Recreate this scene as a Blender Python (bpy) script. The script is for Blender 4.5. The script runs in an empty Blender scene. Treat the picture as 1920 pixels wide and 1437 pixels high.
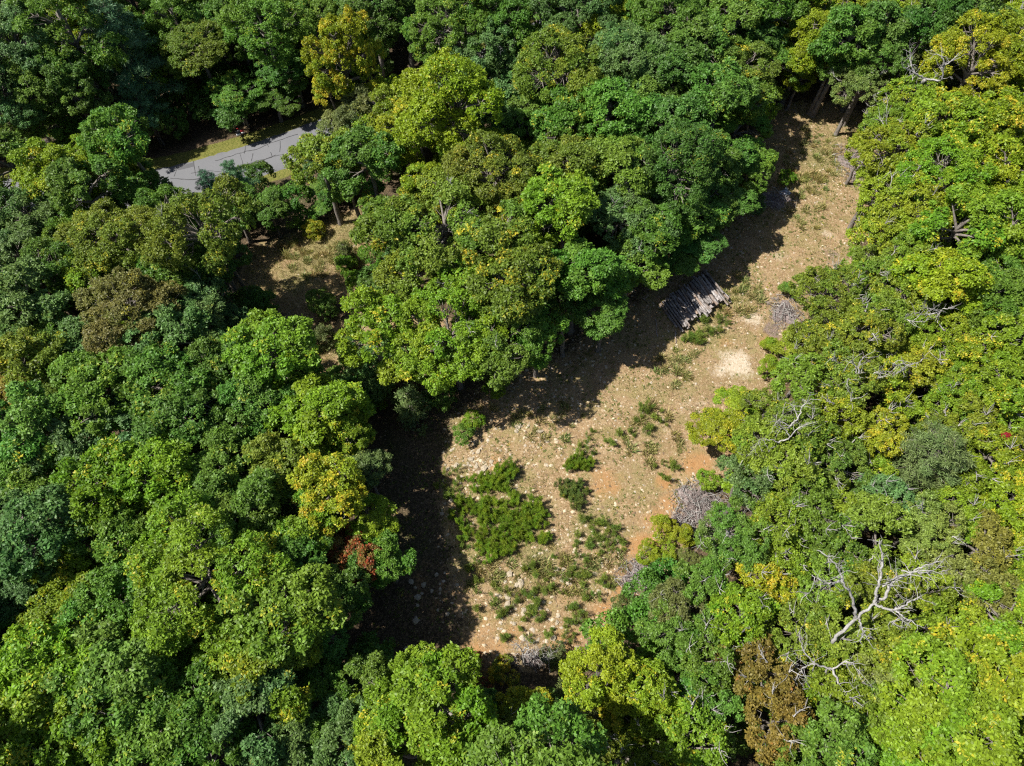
import bpy, math, random
import numpy as np
from mathutils import Vector

# ------------------------------------------------------------------ camera, light
sc = bpy.context.scene
C = sc.collection
CAM_H, DEP, FPX = 50.0, math.radians(60), 1333.0
cd = bpy.data.cameras.new('camera'); cam = bpy.data.objects.new('camera', cd); C.objects.link(cam)
cam.location = (0, 0, CAM_H); cam.rotation_euler = (math.pi/2-DEP, 0, 0)
cd.sensor_fit = 'HORIZONTAL'; cd.sensor_width = 36; cd.lens = FPX/1920*36
cd.clip_start = .5; cd.clip_end = 4000
sc.camera = cam
SUN_EL = math.radians(54); SH = Vector((1.0, .10, 0)).normalized()      # shadows run along SH
w = bpy.data.worlds.new('World'); sc.world = w; w.use_nodes = True
sky = w.node_tree.nodes.new('ShaderNodeTexSky'); sky.sky_type = 'NISHITA'; sky.sun_disc = False
sky.sun_elevation = SUN_EL; sky.sun_rotation = math.atan2(-SH.x, -SH.y) % (2*math.pi)
bg = w.node_tree.nodes['Background']; bg.inputs[1].default_value = .06
w.node_tree.links.new(sky.outputs[0], bg.inputs[0])
sl = bpy.data.lights.new('sun', 'SUN'); sl.energy = 5.0; sl.angle = math.radians(.53); sl.color = (1, .955, .88)
so = bpy.data.objects.new('sun', sl); C.objects.link(so); so.location = (-60, 0, 90)
so.rotation_euler = Vector((SH.x*math.cos(SUN_EL), SH.y*math.cos(SUN_EL), -math.sin(SUN_EL))).to_track_quat('-Z', 'Y').to_euler()
sc.view_settings.view_transform = 'Standard'; sc.view_settings.look = 'None'
sc.view_settings.exposure = 0.92; sc.view_settings.gamma = 1
sc.cycles.max_bounces = 6; sc.cycles.diffuse_bounces = 2; sc.cycles.transmission_bounces = 4
sc.cycles.glossy_bounces = 2; sc.cycles.sample_clamp_indirect = 6
sc.cycles.use_denoising = False; sc.cycles.filter_width = 1.2

RNG = np.random.default_rng(11)

# ------------------------------------------------------------------ terrain height and picture-to-ground
A0 = np.array([2., 12.]); NL = np.array([-.848, .53])
def sst(a, b, x):
    t = np.clip((x-a)/(b-a), 0, 1); return t*t*(3-2*t)
def softp(x, k=3.0): return np.logaddexp(0, x/k)*k
def gz(x, y):
    x = np.asarray(x, float); y = np.asarray(y, float)
    s = (x-A0[0])*NL[0]+(y-A0[1])*NL[1]
    z = -.11*np.minimum(softp(s-9), 55)-.13*np.minimum(softp(-s-9), 60)
    off = sst(6, 16, np.abs(s))
    z = z+off*(.35*np.sin(x*.21+1.3)*np.cos(y*.17)+.2*np.sin(x*.47-y*.33))+.06*np.sin(x*.6)*np.sin(y*.5+.7)
    return z
def unproj(u, v, h=0.0):
    dx = (u-960)/FPX; dy = (718.5-v)/FPX
    d = np.array([dx, math.cos(DEP)+dy*math.sin(DEP), -math.sin(DEP)+dy*math.cos(DEP)])
    z = 0.0
    for _ in range(14):
        t = (z+h-CAM_H)/d[2]; p = d*t; z = float(gz(p[0], p[1]))
    return np.array([p[0], p[1], z]), t          # ground point under it, depth
def proj(p):
    y, z = p[1], p[2]-CAM_H
    zc = y*math.cos(DEP)-z*math.sin(DEP); up = y*math.sin(DEP)+z*math.cos(DEP)
    return 960+FPX*p[0]/zc, 718.5-FPX*up/zc
def G(u, v): return unproj(u, v)[0]
def poly_w(pts): return np.array([G(*p)[:2] for p in pts])
def sdist(P, poly):
    """signed distance of points to polygon, positive inside"""
    d = np.full(len(P), 1e9); ins = np.zeros(len(P), bool)
    for i in range(len(poly)):
        a, b = poly[i], poly[(i+1) % len(poly)]
        ab = b-a; t = np.clip(((P-a)@ab)/(ab@ab), 0, 1)
        d = np.minimum(d, np.hypot(*(P-a-t[:, None]*ab).T))
        c = (a[1] > P[:, 1]) != (b[1] > P[:, 1])
        with np.errstate(divide='ignore', invalid='ignore'):
            xi = a[0]+(P[:, 1]-a[1])*(b[0]-a[0])/(b[1]-a[1])
        ins ^= c & (P[:, 0] < xi)
    return np.where(ins, d, -d)
CLEAR = poly_w([(1425, 225), (1480, 195), (1570, 195), (1650, 235), (1660, 320), (1630, 420), (1590, 490), (1530, 560), (1490, 640), (1450, 720), (1400, 790),
                (1370, 860), (1340, 930), (1280, 1010), (1230, 1090), (1150, 1150), (1080, 1215), (1000, 1245), (930, 1235), (850, 1225), (740, 1220), (690, 1160),
                (700, 1040), (735, 900), (720, 800), (760, 730), (880, 700), (980, 670), (1060, 640), (1150, 590), (1220, 520), (1310, 470), (1360, 400), (1400, 310)])
CLEAR2 = poly_w([(470, 470), (540, 445), (620, 405), (700, 395), (740, 440), (690, 520), (650, 560), (600, 580), (620, 640), (640, 700), (560, 690), (570, 600), (490, 575), (440, 560)])
CLEAR3 = poly_w([(590, 600), (660, 590), (730, 560), (800, 560), (860, 600), (800, 680), (700, 720), (640, 740), (600, 690)])
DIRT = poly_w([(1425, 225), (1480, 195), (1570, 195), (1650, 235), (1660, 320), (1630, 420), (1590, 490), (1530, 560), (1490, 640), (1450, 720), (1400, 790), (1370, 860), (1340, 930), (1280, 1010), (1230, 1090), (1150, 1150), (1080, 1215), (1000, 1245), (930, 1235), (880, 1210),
                (850, 1120), (850, 1040), (825, 940), (840, 850), (850, 790), (930, 730), (1000, 690), (1070, 660), (1150, 610), (1220, 540), (1310, 485), (1360, 415), (1400, 320)])  # left edge drawn in; darker litter colour there also paints in deeper shade
ROAD_PTS = [(-95, 52), (-72, 55.0), (-52, 55.3), (-44, 55.2), (-37, 56.4), (-30, 58.7), (-23, 61.7), (-14, 66.3), (-4, 72.5), (8, 81.5), (22, 93)]
def spline(pts, n):
    P = np.array(pts, float); P = np.vstack([2*P[0]-P[1], P, 2*P[-1]-P[-2]]); out = []
    for i in range(1, len(P)-2):
        for t in np.linspace(0, 1, n, endpoint=False):
            a, b, c, d = P[i-1], P[i], P[i+1], P[i+2]
            out.append(.5*((2*b)+(c-a)*t+(2*a-5*b+4*c-d)*t*t+(3*b-a-3*c+d)*t**3))
    out.append(P[-2]); return np.array(out)
ROAD = spline(ROAD_PTS, 16); RT = np.gradient(ROAD, axis=0); RT /= np.linalg.norm(RT, axis=1)[:, None]
RN = np.c_[-RT[:, 1], RT[:, 0]]           # towards the far (forest) side
RS = np.r_[0, np.cumsum(np.linalg.norm(np.diff(ROAD, axis=0), axis=1))]
def road_off(P):
    d = np.linalg.norm(P[:, None, :]-ROAD[None], axis=2); k = d.argmin(1)
    return np.einsum('ij,ij->i', P-ROAD[k], RN[k])
def road_pt(s, off):
    return np.c_[np.interp(s, RS, ROAD[:, 0]), np.interp(s, RS, ROAD[:, 1])]+np.c_[np.interp(s, RS, RN[:, 0]), np.interp(s, RS, RN[:, 1])]*np.atleast_1d(off)[:, None]
_gz0 = gz
_rc = _gz0(ROAD[:, 0], ROAD[:, 1]); _rc = np.convolve(np.pad(_rc, 20, mode='edge'), np.ones(41)/41, 'valid')
def gz(x, y):                               # graded flat across the road bed
    x = np.asarray(x, float); y = np.asarray(y, float); z = _gz0(x, y)
    xf, yf = np.atleast_1d(x).ravel(), np.atleast_1d(y).ravel(); zz = np.atleast_1d(z).ravel().copy()
    near = np.flatnonzero((yf > 44) & (yf < 100) & (xf < 30) & (xf > -100))
    if len(near):
        for c in np.array_split(near, max(1, len(near)//8000)):
            d = np.hypot(xf[c, None]-ROAD[None, :, 0], yf[c, None]-ROAD[None, :, 1]); k = d.argmin(1)
            f = 1-sst(3.6, 7.5, d[np.arange(len(c)), k]); zz[c] = zz[c]*(1-f)+_rc[k]*f
    return zz.reshape(np.shape(z)) if np.ndim(z) else float(zz[0])

# ------------------------------------------------------------------ mesh helpers
def mesh(name, V, F, mats, attr=None, smooth=False, fmat=None, cols=None):
    """V (n,3); F (m,k) int array or list of such arrays"""
    V = np.ascontiguousarray(V, np.float32); Fs = F if isinstance(F, list) else [F]
    Fs = [np.asarray(f, np.int32) for f in Fs if len(f)]
    me = bpy.data.meshes.new(name)
    tot = np.concatenate([np.full(len(f), f.shape[1], np.int32) for f in Fs]); idx = np.concatenate([f.ravel() for f in Fs])
    me.vertices.add(len(V)); me.vertices.foreach_set('co', V.ravel())
    me.loops.add(len(idx)); me.loops.foreach_set('vertex_index', idx)
    me.polygons.add(len(tot)); st = np.zeros(len(tot), np.int32); st[1:] = np.cumsum(tot)[:-1]
    me.polygons.foreach_set('loop_start', st); me.polygons.foreach_set('loop_total', tot)
    if smooth: me.polygons.foreach_set('use_smooth', np.ones(len(tot), bool))
    if fmat is not None: me.polygons.foreach_set('material_index', np.asarray(fmat, np.int32))
    for m in (mats if isinstance(mats, (list, tuple)) else [mats]): me.materials.append(m)
    if attr:
        for k, a in attr.items():
            a = np.asarray(a, np.float32)
            if a.ndim == 2:
                at = me.attributes.new(k, 'FLOAT_VECTOR', 'POINT'); at.data.foreach_set('vector', np.ascontiguousarray(a).ravel())
            else:
                at = me.attributes.new(k, 'FLOAT', 'POINT'); at.data.foreach_set('value', a)
    me.update(calc_edges=True); me.validate()
    return me
def link(name, data, parent=None, loc=None, rot=None, scl=None):
    o = bpy.data.objects.new(name, data); C.objects.link(o)
    if parent is not None: o.parent = parent
    if loc is not None: o.location = [float(v) for v in loc]
    if rot is not None: o.rotation_euler = rot
    if scl is not None: o.scale = scl
    return o
def tag(o, label, cat, group=None):
    o['label'] = label; o['category'] = cat
    if group: o['group'] = group
    return o
def kind(o, k): o['kind'] = k; return o
def nrm(a): return a/np.maximum(np.linalg.norm(a, axis=-1, keepdims=True), 1e-9)
class MB:
    def __init__(s): s.V = []; s.F = {3: [], 4: []}; s.n = 0; s.M = {3: [], 4: []}
    def add(s, V, F, m=0):
        V = np.asarray(V, float); F = np.asarray(F)
        s.V.append(V); s.F[F.shape[1]].append(F+s.n); s.M[F.shape[1]].append(np.full(len(F), m)); s.n += len(V)
    def tube(s, pts, rad, k=5, cap=False, m=0, mcap=None):
        P = np.asarray(pts, float); n = len(P); rad = np.broadcast_to(np.asarray(rad, float), (n,))
        T = nrm(np.gradient(P, axis=0)); ref = np.array([.31, .17, .93]) if abs(nrm(P[-1]-P[0])[2]) < .8 else np.array([.94, .2, .1])
        X = nrm(np.cross(T, ref)); Y = np.cross(T, X); a = np.arange(k)*2*math.pi/k
        V = (P[:, None]+rad[:, None, None]*(np.cos(a)[None, :, None]*X[:, None]+np.sin(a)[None, :, None]*Y[:, None])).reshape(-1, 3)
        i = np.arange(n-1)[:, None]*k; j = np.arange(k)[None]; j2 = (j+1) % k
        s.add(V, np.stack([i+j, i+j2, i+k+j2, i+k+j], -1).reshape(-1, 4), m)
        if cap:
            mc = m if mcap is None else mcap
            for e, f in ((0, -1), (n-1, 1)):
                R = V[e*k:(e+1)*k]; t = np.stack([np.arange(k), (np.arange(k)+1) % k, np.full(k, k)], 1)
                s.add(np.vstack([R, P[e]]), t if f > 0 else t[:, ::-1], mc)
    def box(s, c, d, m=0):
        c = np.array(c, float); d = np.array(d, float)/2
        V = np.array([[x, y, z] for x in (-1, 1) for y in (-1, 1) for z in (-1, 1)])*d+c
        s.add(V, [[0, 1, 3, 2], [4, 6, 7, 5], [0, 4, 5, 1], [2, 3, 7, 6], [0, 2, 6, 4], [1, 5, 7, 3]], m)
    def get(s, name, mats, smooth=False, attr=None):
        F = []; M = []
        for k in (3, 4):
            if s.F[k]: F.append(np.vstack(s.F[k])); M.append(np.concatenate(s.M[k]))
        return mesh(name, np.vstack(s.V), F, mats, attr, smooth, np.concatenate(M))

# ------------------------------------------------------------------ materials
class NT:
    def __init__(s, name):
        s.m = bpy.data.materials.new(name); s.m.use_nodes = True; s.t = s.m.node_tree; s.t.nodes.clear()
        s.out = s.n('OutputMaterial')
    def n(s, t, **k):
        o = s.t.nodes.new('ShaderNode'+t)
        for a, b in k.items(): setattr(o, a, b)
        return o
    def l(s, a, b): s.t.links.new(a, b)
    def set(s, sock, v):
        if hasattr(v, 'is_output'): s.l(v, sock)
        else: sock.default_value = v
    def math(s, op, a, b=0.0, c=None, clamp=False):
        o = s.n('Math', operation=op, use_clamp=clamp); s.set(o.inputs[0], a); s.set(o.inputs[1], b)
        if c is not None: s.set(o.inputs[2], c)
        return o.outputs[0]
    def mix(s, f, a, b, mode='MIX'):
        o = s.n('Mix', data_type='RGBA', blend_type=mode); s.set(o.inputs[0], f)
        for k, v in ((6, a), (7, b)): s.set(o.inputs[k], v if hasattr(v, 'is_output') else (*v, 1))
        return o.outputs[2]
    def noise(s, scale, detail=4, rough=.6, vec=None, dim='3D'):
        o = s.n('TexNoise', noise_dimensions=dim); o.inputs['Scale'].default_value = scale; o.inputs['Detail'].default_value = detail; o.inputs['Roughness'].default_value = rough
        if vec is not None: s.l(vec, o.inputs['Vector'])
        return o.outputs['Fac']
    def ramp(s, x, lo, hi):
        o = s.n('MapRange', interpolation_type='SMOOTHSTEP'); s.set(o.inputs[0], x); o.inputs[1].default_value = lo; o.inputs[2].default_value = hi
        return o.outputs[0]
    def attr(s, name, out='Fac'):
        return s.n('Attribute', attribute_name=name).outputs[out]
    def pri(s, col, rough=.8, spec=.3, bump=None, dist=.02, strength=1.0):
        p = s.n('BsdfPrincipled'); s.set(p.inputs['Base Color'], col if hasattr(col, 'is_output') else (*col, 1)); s.set(p.inputs['Roughness'], rough)
        p.inputs['Specular IOR Level'].default_value = spec
        if bump is not None:
            b = s.n('Bump'); b.inputs['Distance'].default_value = dist; b.inputs['Strength'].default_value = strength; s.l(bump, b.inputs['Height']); s.l(b.outputs[0], p.inputs['Normal'])
        return p.outputs[0]
    def done(s, sh): s.l(sh, s.out.inputs[0]); return s.m

def leaf_mat(name, accent, accent2, rough=.5, trans=.4):
    t = NT(name); oi = t.n('ObjectInfo'); col = oi.outputs['Color']; al = oi.outputs['Alpha']
    a = t.n('Attribute', attribute_name='lv'); sp = t.n('SeparateXYZ'); t.l(a.outputs['Vector'], sp.inputs[0])
    lf, cl, lo = sp.outputs
    # turning leaves: by spray, then by leaf
    x = t.math('ADD', t.math('MULTIPLY', cl, .55), t.math('ADD', t.math('MULTIPLY', lf, .3), t.math('MULTIPLY', lo, .15)))
    f = t.ramp(t.math('ADD', x, al), .86, 1.12)
    acc = t.mix(t.ramp(lf, .35, .8), accent, accent2)
    c = t.mix(f, col, acc)
    g = t.math('ADD', .5, t.math('ADD', t.math('MULTIPLY', lf, .78), t.math('MULTIPLY', cl, .26)))
    hs = t.n('HueSaturation'); t.l(c, hs.inputs['Color']); t.l(g, hs.inputs['Value'])
    t.l(t.math('ADD', .485, t.math('MULTIPLY', lo, .03)), hs.inputs['Hue'])
    c = hs.outputs[0]
    p = t.pri(c, rough, .3)
    tr = t.n('BsdfTranslucent'); hs2 = t.n('HueSaturation'); hs2.inputs['Hue'].default_value = .485; hs2.inputs['Value'].default_value = 1.25
    t.l(c, hs2.inputs['Color']); t.l(hs2.outputs[0], tr.inputs['Color'])
    mx = t.n('MixShader'); mx.inputs[0].default_value = trans; t.l(p, mx.inputs[1]); t.l(tr.outputs[0], mx.inputs[2])
    return t.done(mx.outputs[0])
M_LEAF = leaf_mat('leaf', (.33, .34, .016), (.40, .31, .025))
M_LEAFR = leaf_mat('leaf_reddening', (.17, .075, .02), (.26, .055, .022))
M_PINE = leaf_mat('needles', (.16, .17, .05), (.2, .16, .06), .55, .18)
M_GRASS = leaf_mat('grass_blade', (.34, .27, .11), (.42, .34, .17), .6, .3)

def bark_mat(name, a, b, sc_=6):
    t = NT(name); tc = t.n('TexCoord'); mp = t.n('Mapping'); mp.inputs['Scale'].default_value = (1, 1, .25); t.l(tc.outputs['Object'], mp.inputs[0])
    n = t.noise(sc_*2, 6, .7, mp.outputs[0]); n2 = t.noise(sc_*.3, 3, .5, tc.outputs['Object'])
    c = t.mix(t.ramp(n, .35, .65), a, b); c = t.mix(t.math('MULTIPLY', t.ramp(n2, .4, .7), .4), c, tuple(min(1, v*1.5) for v in b))
    return t.done(t.pri(c, .9, .15, n, .03))
M_BARK = bark_mat('bark', (.09, .075, .06), (.2, .18, .16))
M_DEAD = bark_mat('dead_wood', (.17, .16, .15), (.34, .33, .315))
M_TWIG = bark_mat('grey_twig', (.19, .18, .168), (.36, .345, .325))
M_BRUSH = bark_mat('dry_brush', (.085, .064, .06), (.22, .18, .168), 3)

def log_mat():
    t = NT('weathered_log'); tc = t.n('TexCoord'); oi = t.n('ObjectInfo'); mp = t.n('Mapping'); mp.inputs['Scale'].default_value = (.35, 1, 1); t.l(tc.outputs['Object'], mp.inputs[0])
    va = t.n('VectorMath', operation='ADD'); t.l(mp.outputs[0], va.inputs[0]); cx = t.n('CombineXYZ'); t.l(t.math('MULTIPLY', oi.outputs['Random'], 50), cx.inputs[0]); t.l(cx.outputs[0], va.inputs[1])
    n = t.noise(9, 6, .7, va.outputs[0]); n2 = t.noise(2.2, 3, .5, va.outputs[0])
    c = t.mix(t.ramp(n, .38, .62), (.12, .105, .095), (.33, .305, .295)); c = t.mix(t.ramp(n2, .5, .62), c, (.22, .165, .13))
    v = t.math('ADD', .7, t.math('MULTIPLY', oi.outputs['Random'], .55)); hs = t.n('HueSaturation'); t.l(c, hs.inputs['Color']); t.l(v, hs.inputs['Value'])
    return t.done(t.pri(hs.outputs[0], .9, .15, n, .02))
M_LOG = log_mat()
def simple(name, a, b, s, rough=.9, spec=.2, bd=.01):
    t = NT(name); tc = t.n('TexCoord'); n = t.noise(s, 5, .65, tc.outputs['Object'])
    return t.done(t.pri(t.mix(t.ramp(n, .3, .7), a, b), rough, spec, n, bd))
M_CUT = simple('cut_wood', (.16, .12, .09), (.34, .26, .18), 14)
def asphalt_mat(name, k):
    t = NT(name); tc = t.n('TexCoord'); v = tc.outputs['Object']
    n = t.noise(.35, 4, .6, v); n2 = t.noise(14, 3, .7, v); n3 = t.noise(1.7, 4, .6, v)
    c = t.mix(n, tuple(k*x for x in (.110, .113, .124)), tuple(k*x for x in (.138, .140, .148))); c = t.mix(t.math('MULTIPLY', t.ramp(n2, .45, .7), .35), c, tuple(k*x for x in (.20, .197, .193)))
    c = t.mix(t.math('MULTIPLY', t.ramp(n3, .55, .75), .3), c, tuple(k*x for x in (.14, .14, .15)))
    return t.done(t.pri(c, .88, .25, n2, .006))
M_ROAD = asphalt_mat('aged_asphalt', 1.0); M_PATCH = asphalt_mat('asphalt_patch', .62)
M_TAR = simple('tar_seal', (.022, .022, .024), (.05, .05, .052), 6, .6, .3)
M_ROCK = simple('pale_rock', (.25, .2, .135), (.40, .35, .27), 5, .9, .2, .02)
def chip_mat():
    t = NT('gravel'); c = t.attr('tint', 'Vector'); tc = t.n('TexCoord'); n = t.noise(18, 3, .6, tc.outputs['Object'])
    return t.done(t.pri(t.mix(t.math('MULTIPLY', n, .5), c, (.2, .15, .1)), .9, .2))
M_CHIP = chip_mat()
def ground_mat():
    t = NT('ground'); tc = t.n('TexCoord'); v = tc.outputs['Object']
    big = t.noise(.16, 5, .6, v); mid = t.noise(.8, 5, .65, v); fine = t.noise(5.5, 4, .7, v); grit = t.noise(16, 3, .75, v)
    vo = t.n('TexVoronoi', feature='F1'); vo.inputs['Scale'].default_value = 11; t.l(v, vo.inputs['Vector'])
    vd = vo.outputs['Distance']; sepc = t.n('SeparateColor'); t.l(vo.outputs['Color'], sepc.inputs[0])
    brk = t.math('MULTIPLY', t.math('SUBTRACT', mid, .5), .9)
    brk2 = t.math('ADD', t.math('MULTIPLY', brk, 1.3), t.math('MULTIPLY', t.math('SUBTRACT', fine, .5), .8))
    def msk(n_, lo=.35, hi=.65): return t.ramp(t.math('ADD', t.attr(n_), brk2 if n_ in ('m_orange', 'm_pale', 'm_dry', 'm_dirt') else brk), lo, hi)
    # forest floor: leaf litter, also laid over the clearing's left to deepen its shade
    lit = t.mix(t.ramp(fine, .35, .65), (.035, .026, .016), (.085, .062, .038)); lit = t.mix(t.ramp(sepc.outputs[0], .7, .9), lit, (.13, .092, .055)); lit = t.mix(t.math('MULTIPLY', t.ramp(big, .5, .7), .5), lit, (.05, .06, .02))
    # bare graded soil with stones
    so_ = t.mix(t.ramp(mid, .3, .7), (.205, .135, .069), (.305, .213, .120)); so_ = t.mix(t.math('MULTIPLY', t.ramp(big, .42, .62), .5), so_, (.20, .15, .072)); so_ = t.mix(t.math('MULTIPLY', t.ramp(fine, .46, .64), .7), so_, (.17, .11, .06))
    so_ = t.mix(t.math('MULTIPLY', t.ramp(sepc.outputs[0], .7, .95), .5), so_, (.42, .33, .215)); so_ = t.mix(t.math('MULTIPLY', t.ramp(grit, .54, .7), .6), so_, (.14, .09, .05))
    gm = t.noise(.38, 7, .75, v); gm2 = t.noise(2.6, 4, .7, v)
    so_ = t.mix(t.math('MULTIPLY', t.ramp(gm, .47, .6), .7), so_, t.mix(t.ramp(grit, .4, .6), (.12, .115, .035), (.27, .21, .10)))
    so_ = t.mix(t.math('MULTIPLY', t.ramp(gm2, .54, .64), .5), so_, (.19, .125, .065))
    ora = t.mix(t.ramp(fine, .3, .7), (.26, .128, .048), (.33, .19, .085))
    pal = t.mix(t.ramp(fine, .35, .65), (.38, .31, .22), (.47, .41, .325))
    drg = t.mix(t.ramp(fine, .35, .65), (.125, .115, .042), (.25, .205, .10)); drg = t.mix(t.math('MULTIPLY', t.ramp(grit, .5, .7), .6), drg, (.07, .09, .02))
    ver = t.mix(t.ramp(fine, .3, .7), (.085, .10, .02), (.17, .155, .045))
    brw = t.mix(t.ramp(grit, .35, .65), (.09, .065, .055), (.23, .18, .16))
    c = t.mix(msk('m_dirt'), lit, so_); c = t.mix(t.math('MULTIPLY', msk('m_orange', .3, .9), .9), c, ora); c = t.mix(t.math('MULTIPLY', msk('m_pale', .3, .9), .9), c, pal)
    c = t.mix(t.math('MULTIPLY', msk('m_dry', .3, .8), .85), c, drg); c = t.mix(msk('m_verge'), c, ver); c = t.mix(t.math('MULTIPLY', msk('m_brush'), .85), c, brw)
    h = t.math('ADD', t.math('MULTIPLY', fine, .6), t.math('ADD', t.math('MULTIPLY', grit, .35), t.math('MULTIPLY', vd, -.4)))
    return t.done(t.pri(c, .95, .12, h, .05))
M_GROUND = ground_mat()
def paint(name, col, rough=.4, spec=.5, metal=0):
    t = NT(name); tc = t.n('TexCoord'); n = t.noise(20, 4, .6, tc.outputs['Object'])
    return t.done(t.pri(t.mix(t.math('MULTIPLY', t.ramp(n, .45, .75), .3), col, tuple(v*.6+.03 for v in col)), rough, spec))
M_BLACK = paint('black_paint', (.02, .02, .022)); M_WHITE = paint('white_paint', (.8, .8, .79)); M_RED = paint('red_paint', (.45, .03, .04)); M_POST = bark_mat('dark_post', (.03, .025, .02), (.07, .06, .05))
M_BLUE = paint('grey_plastic', (.3, .34, .42))

# ------------------------------------------------------------------ ground and road
def blobs(P, L):
    m = np.zeros(len(P))
    for u, v, r, a in L:
        p, d = unproj(u, v); rr = r*d/FPX
        m = np.maximum(m, a*np.exp(-((P-p[:2])**2).sum(1)/(rr*rr)))
    return m
ORANGE = [(1210, 1030, 42, 1), (1180, 1100, 45, 1), (1140, 1150, 40, .9), (1235, 975, 35, .9), (1245, 905, 22, 1), (1310, 870, 40, .9), (1135, 905, 45, .8), (1060, 1205, 50, .7), (905, 1215, 60, .7), (960, 1190, 40, .6), (850, 1120, 30, .6),
          (930, 870, 22, .9), (1255, 945, 30, .8), (1440, 640, 25, .8), (1360, 640, 22, .7), (1620, 235, 25, .7), (1380, 830, 40, .9), (1100, 800, 50, .35), (1460, 700, 40, .6), (1000, 1120, 110, .42), (930, 1180, 90, .5), (1080, 1120, 70, .45), (860, 980, 60, .35), (820, 1100, 80, .5), (1180, 960, 50, .4), (960, 840, 70, .3), (1250, 860, 50, .4)]
PALE = [(1380, 685, 38, 1), (1410, 600, 26, .8), (1350, 700, 30, .6), (1230, 800, 70, .35), (1150, 870, 50, .35), (1460, 480, 25, .5), (1550, 440, 16, .7), (905, 865, 25, .5), (1300, 760, 50, .4)]
DRY = [(1530, 300, 55, .8), (1560, 260, 40, .6), (1490, 400, 40, .5), (1500, 340, 45, .5), (1380, 560, 45, .7), (1330, 620, 45, .7), (1260, 680, 40, .6), (1230, 740, 40, .5), (950, 980, 85, .95), (1000, 1050, 70, .8), (1110, 990, 55, .8),
       (1090, 1080, 70, .55), (980, 1110, 80, .55), (900, 920, 60, .6), (600, 470, 60, 1), (660, 430, 50, .9), (560, 520, 50, .9), (620, 650, 40, .7), (1210, 800, 30, .5), (1000, 1180, 50, .4), (870, 1060, 40, .6), (700, 620, 50, .5)]
BRUSH = [(1310, 945, 42, 1), (1280, 985, 30, 1), (1200, 1080, 36, 1), (1470, 590, 30, .9), (1450, 620, 25, .8), (1610, 290, 30, .7), (1640, 250, 22, .9), (1600, 340, 25, .7), (1560, 480, 24, .6), (1240, 1050, 22, .9), (1000, 1230, 30, .7)]
def ground():
    ax = np.r_[-1500, -900, -500, -300, -200, -150, -120, np.arange(-95, 95.1, .5), 120, 150, 200, 300, 500, 900, 1500]
    ay = np.r_[-1500, -900, -400, -200, -100, -50, -30, np.arange(-18, 112.1, .5), 130, 160, 220, 320, 500, 900, 1800]
    X, Y = np.meshgrid(ax, ay); P = np.c_[X.ravel(), Y.ravel()]
    Z = gz(P[:, 0], P[:, 1]); nx, ny = len(ax), len(ay)
    i = (np.arange(ny-1)[:, None]*nx+np.arange(nx-1)[None]).ravel()
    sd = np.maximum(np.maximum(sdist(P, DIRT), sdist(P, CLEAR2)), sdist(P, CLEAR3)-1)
    ro = np.full(len(P), 99.); k = np.flatnonzero((P[:, 1] > 44) & (P[:, 1] < 100) & (np.abs(P[:, 0]) < 100))
    for c in np.array_split(k, 12): ro[c] = road_off(P[c])
    verge = sst(-4.6, -3.4, ro)*(1-sst(4.0, 4.9, ro))
    Z = Z-.10*(np.abs(ro) < 2.45)
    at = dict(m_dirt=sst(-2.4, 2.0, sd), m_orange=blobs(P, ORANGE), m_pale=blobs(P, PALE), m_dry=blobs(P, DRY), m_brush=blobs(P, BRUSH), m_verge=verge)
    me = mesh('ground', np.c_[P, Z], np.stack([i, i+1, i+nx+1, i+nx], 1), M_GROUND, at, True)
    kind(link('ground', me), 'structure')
ground()
def ribbon(s, off0, off1, dz):
    a, b = road_pt(s, off0), road_pt(s, off1); z = np.interp(s, RS, _rc)+dz
    return np.r_[np.c_[a, z], np.c_[b, z]]
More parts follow.
